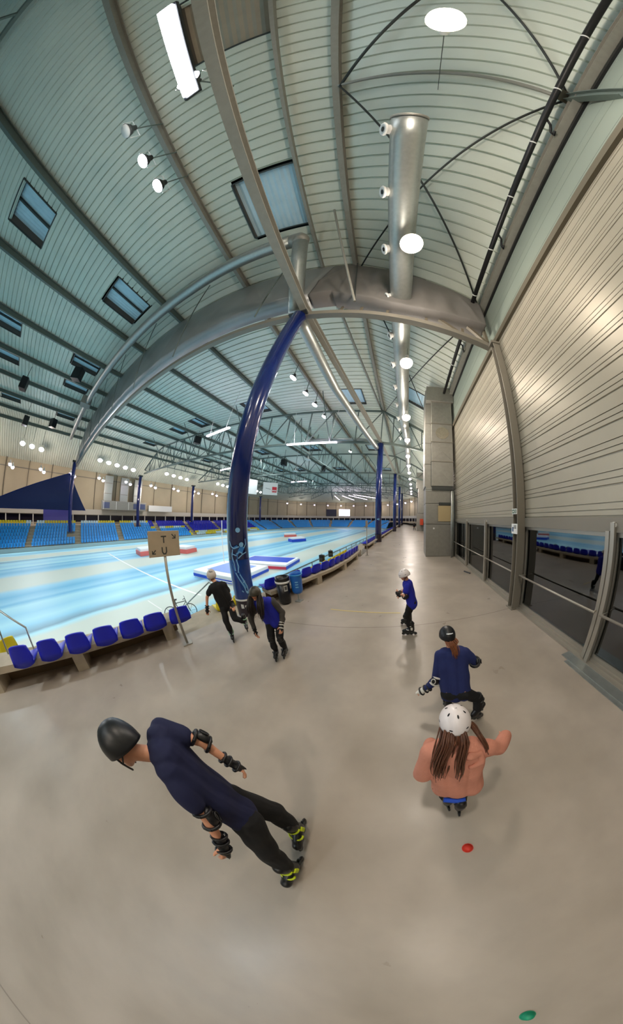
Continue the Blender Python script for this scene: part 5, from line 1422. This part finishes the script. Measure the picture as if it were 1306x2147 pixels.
def skate(par, O, ankle, toe_dir, up, s, m_boot, m_acc=None, m_wheel=None):
    """inline skate; ankle joint at 0.17 s above the wheel contact"""
    f = V(toe_dir).normalized(); u = V(up); u = (u-f*u.dot(f)).normalized(); r = f.cross(u); F = Matrix((r,f,u)).transposed(); A = V(ankle)
    P = lambda x,y,z: A+F@(V(x,y,z)*s)
    it = [('c', P(0,-0.03,-0.05), P(0,0.15,-0.062), 0.046*s, 0.042*s), ('c', P(0,-0.03,-0.04), P(0,-0.02,0.13), 0.052*s, 0.060*s), ('c', P(0,0.0,-0.02), P(0,0.10,-0.045), 0.050*s, 0.044*s), ('c', P(0,-0.02,0.12), P(0,-0.01,0.16), 0.060*s, 0.052*s)]
    b = fused('skate_boot', it, m_boot, par, 0.008, 3, origin=O, label='black inline skate' if m_acc is None else 'black inline skate with coloured trim')
    Q = lambda x,y,z: P(x,y,z)-O
    bm = NB(); 
    for s_ in (-1,1): bar(bm, Q(s_*0.012,-0.10,-0.115), Q(s_*0.012,0.16,-0.115), 0.006*s, 0.04*s)
    bar(bm, Q(0,-0.07,-0.095), Q(0,0.13,-0.095), 0.05*s, 0.012*s)
    obj('wheel_frame', bm, M_steeld, b)
    for k in range(4):
        y = -0.10+0.087*k; M_ = Matrix.Translation(Q(0,y,-0.132)) @ F.to_4x4() @ Matrix.Rotation(PI/2,4,'Y')
        bm = NB(); lathe(bm, [(0.0,-0.006*s),(0.015*s,-0.011*s),(0.030*s,-0.010*s),(0.038*s,0),(0.030*s,0.010*s),(0.015*s,0.011*s),(0,0.006*s)], 16, M=M_)
        obj('wheel', bm, m_wheel or M_blackp, b, smooth=True)
    for k, (y,z) in enumerate(((0.045,-0.01),(-0.005,0.085))):
        bm = NB(); pts = [Q(0.056*math.cos(a), y+0.05*math.sin(a)+0.0, z) for a in [R(-10+20*i) for i in range(11)]]; path(bm, pts, 0.009*s, 6)
        obj('buckle_strap', bm, m_acc or M_steeld, b, smooth=True)
    if m_acc is not None:
        bm = NB()
        for q in range(5): bar(bm, Q(-0.03,0.03+0.022*q,-0.012-0.008*q), Q(0.03,0.036+0.022*q,-0.012-0.008*q), 0.008*s, 0.008*s)
        bbox(bm, -0.012,0.012,-0.02,0.02,-0.03,0.03,0.006,1, M=Matrix.Translation(Q(0.052,-0.02,0.02)) @ F.to_4x4()); bbox(bm, -0.012,0.012,-0.02,0.02,-0.03,0.03,0.006,1, M=Matrix.Translation(Q(-0.052,-0.02,0.02)) @ F.to_4x4())
        obj('laces', bm, m_acc, b)
    return b
def pad(par, O, p, axis, out, s, m_cap, m_strap, nm):
    """elbow or knee pad: an oval cap on the outside of the joint and two straps around the limb"""
    p = V(p); a = V(axis).normalized(); o_ = V(out); o_ = (o_-a*o_.dot(a)).normalized(); t = a.cross(o_); F = Matrix((t,o_,a)).transposed()
    it = [('e', p+o_*0.028*s, (0.046*s,0.030*s,0.068*s), F), ('e', p+o_*0.045*s, (0.030*s,0.022*s,0.040*s), F)]
    q = fused(nm, it, m_cap, par, 0.007, 3, origin=O)
    for z in (-0.045,0.045):
        bm = NB(); pts = [p-O+a*z*s+(t*math.cos(x)+o_*math.sin(x))*0.050*s for x in [2*PI*k/14 for k in range(15)]]; path(bm, pts, 0.011*s, 6, cap=False)
        obj('pad_strap', bm, m_strap, q, smooth=True)
    bm = NB(); pts = [p-O+o_*0.064*s+(t*0.022*math.cos(x)+a*0.03*math.sin(x))*s for x in [2*PI*k/14 for k in range(15)]]; path(bm, pts, 0.0045*s, 5, cap=False)
    obj('cap_rim', bm, m_strap, q, smooth=True)
    return q
def wrist_guard(par, O, w, d, n, s, m1, m2):
    w = V(w); d = V(d).normalized(); n = V(n); n = (n-d*n.dot(d)).normalized(); t = d.cross(n)
    F = Matrix((t,d,n)).transposed()
    it = [('e', w-d*0.02*s, (0.036*s,0.075*s,0.030*s), F), ('e', w+d*0.04*s, (0.042*s,0.040*s,0.024*s), F), ('e', w+d*0.03*s-n*0.020*s, (0.022*s,0.075*s,0.010*s), F)]
    g = fused('wrist_guard', it, m1, par, 0.007, 3, origin=O)
    for y in (-0.06,-0.02,0.035):
        bm = NB(); pts = [w-O+d*y*s+(t*0.041*math.cos(x)+n*0.034*math.sin(x))*s for x in [2*PI*k/14 for k in range(15)]]; path(bm, pts, 0.0085*s, 6, cap=False)
        obj('guard_strap', bm, m2, g, smooth=True)
def strands(name, par, O, roots, m, r=0.004, wob=0.012, seed=1, lab=None):
    rnd = random.Random(seed); bm = NB()
    for pts, n, spread in roots:
        pts = [V(p) for p in pts]
        for k in range(n):
            o0 = V(rnd.gauss(0,1),rnd.gauss(0,1),rnd.gauss(0,0.4))*spread*0.5; ph = rnd.random()*6
            L = 0.78+0.25*rnd.random(); Q = []
            for i, p in enumerate(pts):
                f_ = i/(len(pts)-1)
                Q.append(p-O+o0*(0.7+0.5*math.sin(PI*f_))+V(math.sin(ph+f_*4),math.cos(ph+f_*3.3),0)*wob*f_)
            Q2 = []; m_ = 7
            for i in range(m_+1):
                x = i/m_*(len(Q)-1)*L; j = min(int(x), len(Q)-2); Q2.append(Q[j].lerp(Q[j+1], x-j))
            rr = [r*(1.25 if i < m_-1 else 0.35)*(0.8+0.4*rnd.random()) for i in range(m_+1)]
            path(bm, Q2, rr, 5)
    return obj(name, bm, m, par, smooth=True, label=lab)

M_skin = mat('skin', (222,160,128), 0.5, noise=0.04, nscale=12); M_skind = mat('skin_lip', (176,92,80), 0.5)
M_hairb = mat('hair_brown', (92,56,38), 0.45, noise=0.25, nscale=40); M_hairr = mat('hair_auburn', (130,78,48), 0.45, noise=0.25, nscale=40); M_haird = mat('hair_dark', (34,24,20), 0.4, noise=0.2, nscale=40)
M_pink = mat('hoodie_pink', (206,138,116), 0.85, noise=0.05, nscale=14, bump=0.12, bscale=90)
M_navyc = mat('shirt_navy', (26,38,92), 0.85, noise=0.06, nscale=14, bump=0.1, bscale=90); M_royal = mat('shirt_royal', (24,34,160), 0.8, noise=0.05, nscale=14)
M_blk = mat('cloth_black', (12,12,15), 0.85, noise=0.1, nscale=14); M_greyc = mat('cardigan_grey', (62,58,54), 0.9, noise=0.1, nscale=20)
M_helw = mat('helmet_white', (236,228,228), 0.32, coat=0.3); M_helb = mat('helmet_black', (20,22,26), 0.4); M_helg = mat('helmet_pale', (206,196,186), 0.4); M_helt = mat('helmet_olive', (58,54,44), 0.45)
M_padw = mat('guard_white', (226,222,214), 0.5); M_lime = mat('lime_trim', (206,224,30), 0.5); M_blue2 = mat('trouser_blue', (30,80,200), 0.7)

def build(label, base, J, s, top, bottom, hel, gear, names, vox=0.009, hs=0.95):
    """J: joints in world space. top/bottom: materials. returns the root"""
    O = V(base); t = thing('person', label, 'person', O)
    g = lambda k: V(J[k])
    sh = (g('shL')+g('shR'))/2; hp = (g('hipL')+g('hipR'))/2; fwd = V(J['fwd']).normalized()
    F = frame3(J.get('look', J['fwd']), J.get('up', (0,0,1)))
    hc = g('head')
    neckb = sh+(hc-sh)*0.18
    skin = head_items(hc, F, hs*s*1.0)
    skin += [('c', neckb-(hc-sh).normalized()*0.03*s, hc+F@V(0,-0.012,-0.05)*s, 0.047*s, 0.043*s)]
    for a, b in (('L','L'),('R','R')):
        skin += [('c', g('sh'+a), g('el'+a), 0.045*s, 0.036*s), ('c', g('el'+a), g('wr'+a), 0.036*s, 0.024*s)]
        hd = (g('wr'+a)-g('el'+a)).normalized(); hd = V(J.get('hd'+a, hd)); n = V(J.get('pn'+a, fwd*-1+V(0,0,-0.3)))
        skin += hand_items(g('wr'+a), hd, n, s*1.05, J.get('curl'+a, 0.5), 1 if a == 'R' else -1)
        skin += [('c', g('hip'+a), g('kn'+a), 0.066*s, 0.046*s), ('c', g('kn'+a), g('an'+a), 0.047*s, 0.034*s), ('c', g('an'+a), g('an'+a)+(V(J['toe'+a]).normalized()*0.07-V(0,0,0.055))*s, 0.032*s, 0.026*s)]
        skin += [('c', g('hip'+a)+V(0,0,0.02), g('sh'+a).lerp(sh,0.42), 0.075*s, 0.070*s), ('c', g('sh'+a).lerp(sh,0.15), sh, 0.048*s, 0.052*s)]
    skin += [('c', hp, sh, 0.088*s, 0.088*s)]
    body = fused('body', skin, M_skin, t, 0.0075 if s > 0.8 else 0.007, 4, origin=O)
    face_parts(hc, F, hs*s, body, O, M_skind, names.get('brow', M_haird))
    # top garment
    e = names.get('ease', 0.016)*s; it = []
    hem = V(J['hem']) if 'hem' in J else (hp+V(0,0,-0.02))
    for a in 'LR':
        hp_a = g('hip'+a).lerp(hem, 0.0)+(hem-hp)*0.8
        it += [('c', hp_a, g('sh'+a).lerp(sh,0.40), 0.080*s+e, 0.073*s+e), ('c', g('sh'+a).lerp(sh,0.10), sh, 0.052*s+e, 0.056*s+e)]
        sl_ = names.get('sleeve', 'long')
        if sl_ == 'long': it += [('c', g('sh'+a), g('el'+a), 0.048*s+e, 0.042*s+e), ('c', g('el'+a), g('el'+a).lerp(g('wr'+a),names.get('cuff',0.86)), 0.042*s+e, 0.031*s+e*0.8)]
        elif sl_ == 'short': it += [('c', g('sh'+a), g('sh'+a).lerp(g('el'+a),0.55), 0.048*s+e, 0.048*s+e)]
    it += [('c', hem, sh, 0.095*s+e, 0.092*s+e)]
    fused(names['top'], it, top, t, vox, 4, names.get('folds',0.006), 16, origin=O, seed=len(label))
    # trousers
    it = []; te = names.get('tease', 0.0)
    for a in 'LR':
        k_ = g('kn'+a); an = g('an'+a)
        it += [('c', g('hip'+a)+V(0,0,0.02)*s, k_, 0.078*s+0.012+te, 0.058*s+0.010+te), ('c', k_, k_.lerp(an,0.72), 0.057*s+0.010+te, 0.056*s+0.008+te*0.6), ('c', k_.lerp(an,0.70), an, 0.046*s, 0.046*s), ('c', hp+V(0,0,0.03)*s, g('hip'+a), 0.085*s+0.008, 0.085*s+0.008)]
    fused('trousers', it, bottom, t, vox, 4, 0.006, 18, origin=O, seed=3)
    # skates
    for a in 'LR':
        skate(t, O, g('an'+a), J['toe'+a], J.get('aup'+a, (0,0,1)), s*names.get('ss',1.0), M_blackp, names.get('acc'), names.get('wheel'))
    if hel is not None: helmet(hc, F, hs*s*1.04*names.get('hz',1.0), hel, t, O, **names.get('hk', {}))
    for q in gear:
        if q[0] == 'elbow': 
            a = q[1]; ax = (g('wr'+a)-g('sh'+a)); out = g('el'+a)-(g('wr'+a)+g('sh'+a))/2
            if out.length < 0.02: out = fwd*-1
            if len(q) > 4: out = V(q[4])
            pad(t, O, g('el'+a), ax, out, s*(1.3 if len(q) > 4 else 1.0), q[2], q[3], 'elbow_pad')
        if q[0] == 'knee':
            a = q[1]; pad(t, O, g('kn'+a), g('an'+a)-g('hip'+a), fwd, s*1.15, q[2], q[3], 'knee_pad')
        if q[0] == 'wrist':
            a = q[1]; hd = (g('wr'+a)-g('el'+a)).normalized(); wrist_guard(t, O, g('wr'+a), J.get('hd'+a, hd), J.get('pn'+a, fwd*-1+V(0,0,-0.3)), s*(1.35 if q[2] is M_padw else 1.05), q[2], q[3])
    return t, O, F, hc

# ---- child in the pink hoodie, seen from above and behind
J = dict(fwd=(0.02,1,0), look=(-0.04,1,-0.28), up=(0,0.28,1), head=(0.20,0.560,1.235), shL=(0.075,0.47,1.03), shR=(0.335,0.445,1.03), elL=(0.005,0.385,0.83), elR=(0.455,0.44,0.93), wrL=(0.06,0.55,0.80), wrR=(0.55,0.52,0.86),
  hipL=(0.135,0.335,0.66), hipR=(0.285,0.320,0.66), hem=(0.215,0.315,0.64), knL=(0.15,0.40,0.38), knR=(0.285,0.36,0.38), anL=(0.18,0.30,0.14), anR=(0.265,0.235,0.14), toeL=(-0.1,1,0), toeR=(0.1,1,0), pnL=(0.5,0,-1), pnR=(-0.5,0,-1))
t, O, F, hc = build('child in a pink hoodie and white helmet with long brown hair, seen from above behind', (0.21,0.30,0), J, 0.80, M_pink, M_blk, M_helw, [], dict(top='hoodie', sleeve='long', cuff=1.42, ease=0.028, folds=0.008, hk=dict(holes=True, lab='white helmet with round vents'), brow=M_hairb, ss=0.95, hz=0.99), vox=0.008)
def hp_(x,y,z): return hc+F@(V(x,y,z)*0.80)
strands('hair', t, O, [([hp_(-0.05,-0.085,0.0), hp_(-0.065,-0.14,-0.06), (0.115,0.395,1.065), (0.10,0.350,0.985), (0.105,0.33,0.90)], 46, 0.034), ([hp_(0.025,-0.09,0.0), hp_(0.03,-0.145,-0.06), (0.205,0.375,1.07), (0.205,0.335,0.98), (0.20,0.315,0.90)], 36, 0.026),
   ([hp_(-0.085,-0.02,-0.02), hp_(-0.10,-0.06,-0.08), (0.085,0.43,1.08), (0.07,0.37,0.99)], 14, 0.02), ([hp_(0.085,-0.01,-0.02), hp_(0.115,-0.02,-0.06), (0.345,0.43,1.10), (0.365,0.395,1.04)], 16, 0.012)], M_hairb, 0.0036, 0.012, 5, 'long brown hair hanging over the hoodie')
fused('hood', [('c',(0.255,0.385,1.075),(0.315,0.400,1.055),0.026,0.024),('c',(0.315,0.400,1.055),(0.325,0.360,1.005),0.024,0.020),('c',(0.325,0.360,1.005),(0.265,0.345,0.985),0.020,0.018)], M_pink, t, 0.007, 3, 0.003, 30, origin=O)
bm = NB(); path(bm, [V(0.12,0.235,0.605)-O, V(0.19,0.215,0.60)-O, V(0.25,0.215,0.605)-O], 0.018, 8); obj('blue_waistband', bm, M_blue2, t, smooth=True)

# ---- girl in navy ahead with the left arm out
J = dict(fwd=(0.05,1,0), look=(-0.12,1,-0.12), up=(0.03,0.12,1), head=(0.352,1.545,1.125), shL=(0.275,1.50,0.905), shR=(0.525,1.44,0.955), elL=(0.235,1.42,0.60), elR=(0.635,1.42,0.80), wrL=(0.105,1.40,0.455), wrR=(0.60,1.57,0.76), hdL=(-0.75,0.0,-0.65), pnL=(0.3,0.2,-0.9),
  hipL=(0.345,1.30,0.47), hipR=(0.50,1.255,0.49), hem=(0.425,1.285,0.455), knL=(0.38,1.47,0.33), knR=(0.675,1.25,0.36), anL=(0.37,1.36,0.135), anR=(0.665,1.185,0.155), toeL=(-0.05,1,0), toeR=(0.75,0.15,-0.55), aupR=(0.3,0.2,0.9), curlL=0.35)
t, O, F, hc = build('girl in a navy shirt and black helmet with auburn ponytail, left arm held out', (0.45,1.34,0), J, 0.82, M_navyc, M_blk, M_helb, [('elbow','L',M_blackp,M_padw,(-0.6,-0.8,0.5)),('elbow','R',M_blackp,M_blackp,(1,-0.3,0.2)),('wrist','L',M_padw,M_blackp),('wrist','R',M_blackp,M_blackp),('knee','L',M_blackp,M_blackp),('knee','R',M_blackp,M_blackp)],
  dict(top='shirt', sleeve='long', ease=0.020, folds=0.006, hk=dict(strip=True, lab='black helmet with a white reflective strip'), brow=M_hairr, ss=0.92, hz=0.95), vox=0.008)
def hp_(x,y,z): return hc+F@(V(x,y,z)*0.82)
strands('hair', t, O, [([hp_(0.0,-0.085,-0.02), hp_(0.02,-0.12,-0.06), hp_(0.045,-0.135,-0.12), (0.41,1.40,0.985), (0.415,1.385,0.93)], 60, 0.030), ([hp_(-0.05,-0.07,-0.02), hp_(-0.02,-0.12,-0.07), hp_(0.02,-0.13,-0.10)], 22, 0.02), ([hp_(0.06,-0.06,-0.02), hp_(0.085,-0.10,-0.05), hp_(0.06,-0.13,-0.10)], 22, 0.018)], M_hairr, 0.0034, 0.010, 9, 'auburn ponytail')

# ---- child in blue with white helmet further on
J = dict(fwd=(-1,-0.10,0), look=(-1,-0.35,-0.35), up=(-0.25,0,1), head=(-0.115,3.20,1.255), shL=(-0.06,3.09,1.07), shR=(-0.05,3.33,1.07), elL=(-0.10,3.04,0.90), elR=(-0.13,3.36,0.89), wrL=(-0.23,3.14,0.90), wrR=(-0.22,3.22,0.86), hdL=(-0.5,0.8,0.1), hdR=(-0.3,-0.9,-0.2), pnL=(1,0,0), pnR=(1,0,0),
  hipL=(0.015,3.12,0.70), hipR=(0.015,3.28,0.70), hem=(0.02,3.20,0.66), knL=(-0.09,3.12,0.43), knR=(-0.05,3.34,0.44), anL=(-0.02,3.10,0.155), anR=(-0.06,3.48,0.155), toeL=(-1,0.0,0), toeR=(-1,0.1,0))
t, O, F, hc = build('child in a blue T-shirt and white helmet looking down with folded arms', (0.0,3.2,0), J, 0.90, M_royal, M_blk, M_helw, [('knee','L',M_blackp,M_blackp),('knee','R',M_blackp,M_blackp),('wrist','L',M_blackp,M_blackp),('wrist','R',M_blackp,M_blackp),('elbow','L',M_blackp,M_blackp),('elbow','R',M_blackp,M_blackp)],
  dict(top='t_shirt', sleeve='short', ease=0.020, folds=0.006, hk=dict(holes=True, lab='white helmet with round vents'), ss=1.0, acc=M_padw), vox=0.009)

# ---- dark haired woman by the column
J = dict(fwd=(0.55,-0.85,0), look=(0.45,-0.9,0.02), up=(0.1,-0.25,1), head=(-2.30,1.97,1.20), shL=(-2.13,2.13,1.05), shR=(-2.36,1.97,1.02), elL=(-2.02,2.20,0.84), elR=(-2.44,1.88,0.82), wrL=(-1.98,2.06,0.68), wrR=(-2.40,1.86,0.60), pnL=(-0.5,0.3,0), pnR=(0.5,0.3,0),
  hipL=(-2.11,2.19,0.68), hipR=(-2.25,2.10,0.68), hem=(-2.18,2.14,0.66), knL=(-2.12,2.09,0.41), knR=(-2.25,2.02,0.41), anL=(-2.16,2.16,0.15), anR=(-2.27,2.04,0.15), toeL=(0.3,-0.95,0), toeR=(0.45,-0.9,0))
t, O, F, hc = build('person with long dark hair in a blue top and grey cardigan skating forward', (-2.2,2.1,0), J, 0.88, M_royal, M_blk, M_helt, [('knee','L',M_blackp,M_blackp),('knee','R',M_blackp,M_blackp),('wrist','L',M_blackp,M_padw),('wrist','R',M_blackp,M_blackp)],
  dict(top='blue_top', sleeve='none', ease=0.016, folds=0.005, hk=dict(lab='dark olive helmet'), ss=0.95), vox=0.009)
it = []
for a in ('L','R'):
    sh, el, wr, hip = [V(J[k+a]) for k in ('sh','el','wr','hip')]
    it += [('c', sh, el, 0.060, 0.050), ('c', el, el.lerp(wr,0.75), 0.050, 0.038), ('c', sh.lerp(el,0.05)-V(J['fwd']).normalized()*0.03, hip-V(J['fwd']).normalized()*0.04+(hip-V(J['hem']))*0.35, 0.062, 0.066)]
it += [('c', (V(J['shL'])+V(J['shR']))/2-V(J['fwd']).normalized()*0.05, V(J['hem'])-V(J['fwd']).normalized()*0.07, 0.075, 0.080), ('c', V(J['shL']), V(J['shR']), 0.058, 0.058)]
fused('cardigan', it, M_greyc, t, 0.009, 4, 0.006, 18, origin=O)
def hp_(x,y,z): return hc+F@(V(x,y,z)*0.88)
strands('hair', t, O, [([hp_(s_*0.08,0.03,0.0), hp_(s_*0.095,0.055,-0.08), hp_(s_*0.105,0.13,-0.18), hp_(s_*0.095,0.165,-0.30), hp_(s_*0.085,0.175,-0.42)], 70, 0.036) for s_ in (-1,1)]+[([hp_(x_,-0.085,-0.01), hp_(x_,-0.11,-0.10), hp_(x_*1.1,-0.11,-0.22), hp_(x_,-0.1,-0.32)], 26, 0.03) for x_ in (-0.04,0.0,0.04)], M_haird, 0.0045, 0.012, 3, 'long dark hair')

# ---- skater in dark clothes near the left gap, one foot lifted
J = dict(fwd=(0.75,-0.65,0), look=(0.8,-0.6,-0.35), up=(0.25,-0.1,1), head=(-3.62,2.03,1.27), shL=(-3.40,2.15,1.10), shR=(-3.54,1.93,1.08), elL=(-3.44,2.26,0.86), elR=(-3.66,1.86,0.90), wrL=(-3.28,2.16,0.74), wrR=(-3.66,1.80,0.70), pnL=(-0.3,0.3,-0.3),
  hipL=(-3.40,2.20,0.70), hipR=(-3.50,2.08,0.70), hem=(-3.45,2.14,0.68), knL=(-3.29,2.14,0.46), knR=(-3.44,2.02,0.42), anL=(-3.24,2.32,0.33), anR=(-3.46,2.06,0.155), toeL=(0.75,-0.5,-0.25), toeR=(0.8,-0.6,0), aupL=(0.4,-0.2,1))
t, O, F, hc = build('skater in dark clothes and pale helmet with one foot lifted, left of the big column', (-3.45,2.1,0), J, 0.90, M_blk, M_blk, M_helg, [('wrist','L',M_blackp,M_blackp),('wrist','R',M_blackp,M_blackp)],
  dict(top='shirt', sleeve='short', ease=0.016, folds=0.006, hk=dict(lab='pale helmet'), ss=0.98, acc=mat('skate_pale_green', (150,190,160), 0.5), brow=M_hairb), vox=0.009)

# ---- skater rushing past at the lower left, leaning far over
J = dict(fwd=(-0.25,-0.97,0), look=(-0.45,-0.88,-0.30), up=(-0.5,-0.05,1), head=(-1.20,-0.235,1.42), shL=(-1.02,-0.17,1.235), shR=(-1.22,-0.02,1.33), elL=(-0.93,-0.23,1.06), elR=(-1.10,0.105,1.20), wrL=(-0.90,-0.335,0.915), wrR=(-1.00,0.12,1.03), hdL=(0.1,-0.7,-0.7), pnL=(-0.9,0.2,0.1), pnR=(-0.3,-0.8,0), curlL=0.7, curlR=0.7,
  hipL=(-0.93,-0.155,0.74), hipR=(-1.06,-0.075,0.78), hem=(-1.00,-0.11,0.74), knL=(-0.91,-0.32,0.46), knR=(-0.97,-0.02,0.44), anL=(-0.885,-0.44,0.155), anR=(-0.905,-0.10,0.165), toeL=(-0.15,-0.99,0), toeR=(0.1,-0.98,0.0))
t, O, F, hc = build('skater in navy shirt, black helmet and lime laced skates, leaning far over', (-0.93,-0.25,0), J, 0.90, mat('shirt_dark_navy', (22,28,66), 0.85, noise=0.06, nscale=14), M_blk, M_helb, [('elbow','L',M_blackp,M_blackp),('elbow','R',M_blackp,M_blackp),('wrist','L',M_blackp,M_blackp),('wrist','R',M_blackp,M_blackp),('knee','L',M_blackp,M_blackp),('knee','R',M_blackp,M_blackp)],
  dict(top='shirt', sleeve='short', ease=0.018, folds=0.006, hk=dict(lab='black helmet'), acc=M_lime, ss=1.02, hz=1.0, tease=0.018), vox=0.008)

# ---- tiny skater far down the walkway
J = dict(fwd=(0.1,-1,0), head=(0.76,32.97,1.30), shL=(0.92,33.0,1.10), shR=(0.60,33.0,1.10), elL=(1.0,33.0,0.88), elR=(0.52,33.0,0.88), wrL=(0.94,32.85,0.72), wrR=(0.58,32.85,0.72), hipL=(0.84,33.02,0.74), hipR=(0.68,33.02,0.74), hem=(0.76,33.02,0.72), knL=(0.88,32.95,0.46), knR=(0.66,33.05,0.46), anL=(0.92,33.05,0.165), anR=(0.62,33.1,0.165), toeL=(0.2,-1,0), toeR=(-0.2,-1,0))
build('distant small skater in black on the walkway', (0.76,33.0,0), J, 0.95, M_blk, M_blk, M_helb, [], dict(top='shirt', sleeve='long', hk=dict(lab='black helmet')), vox=0.014)
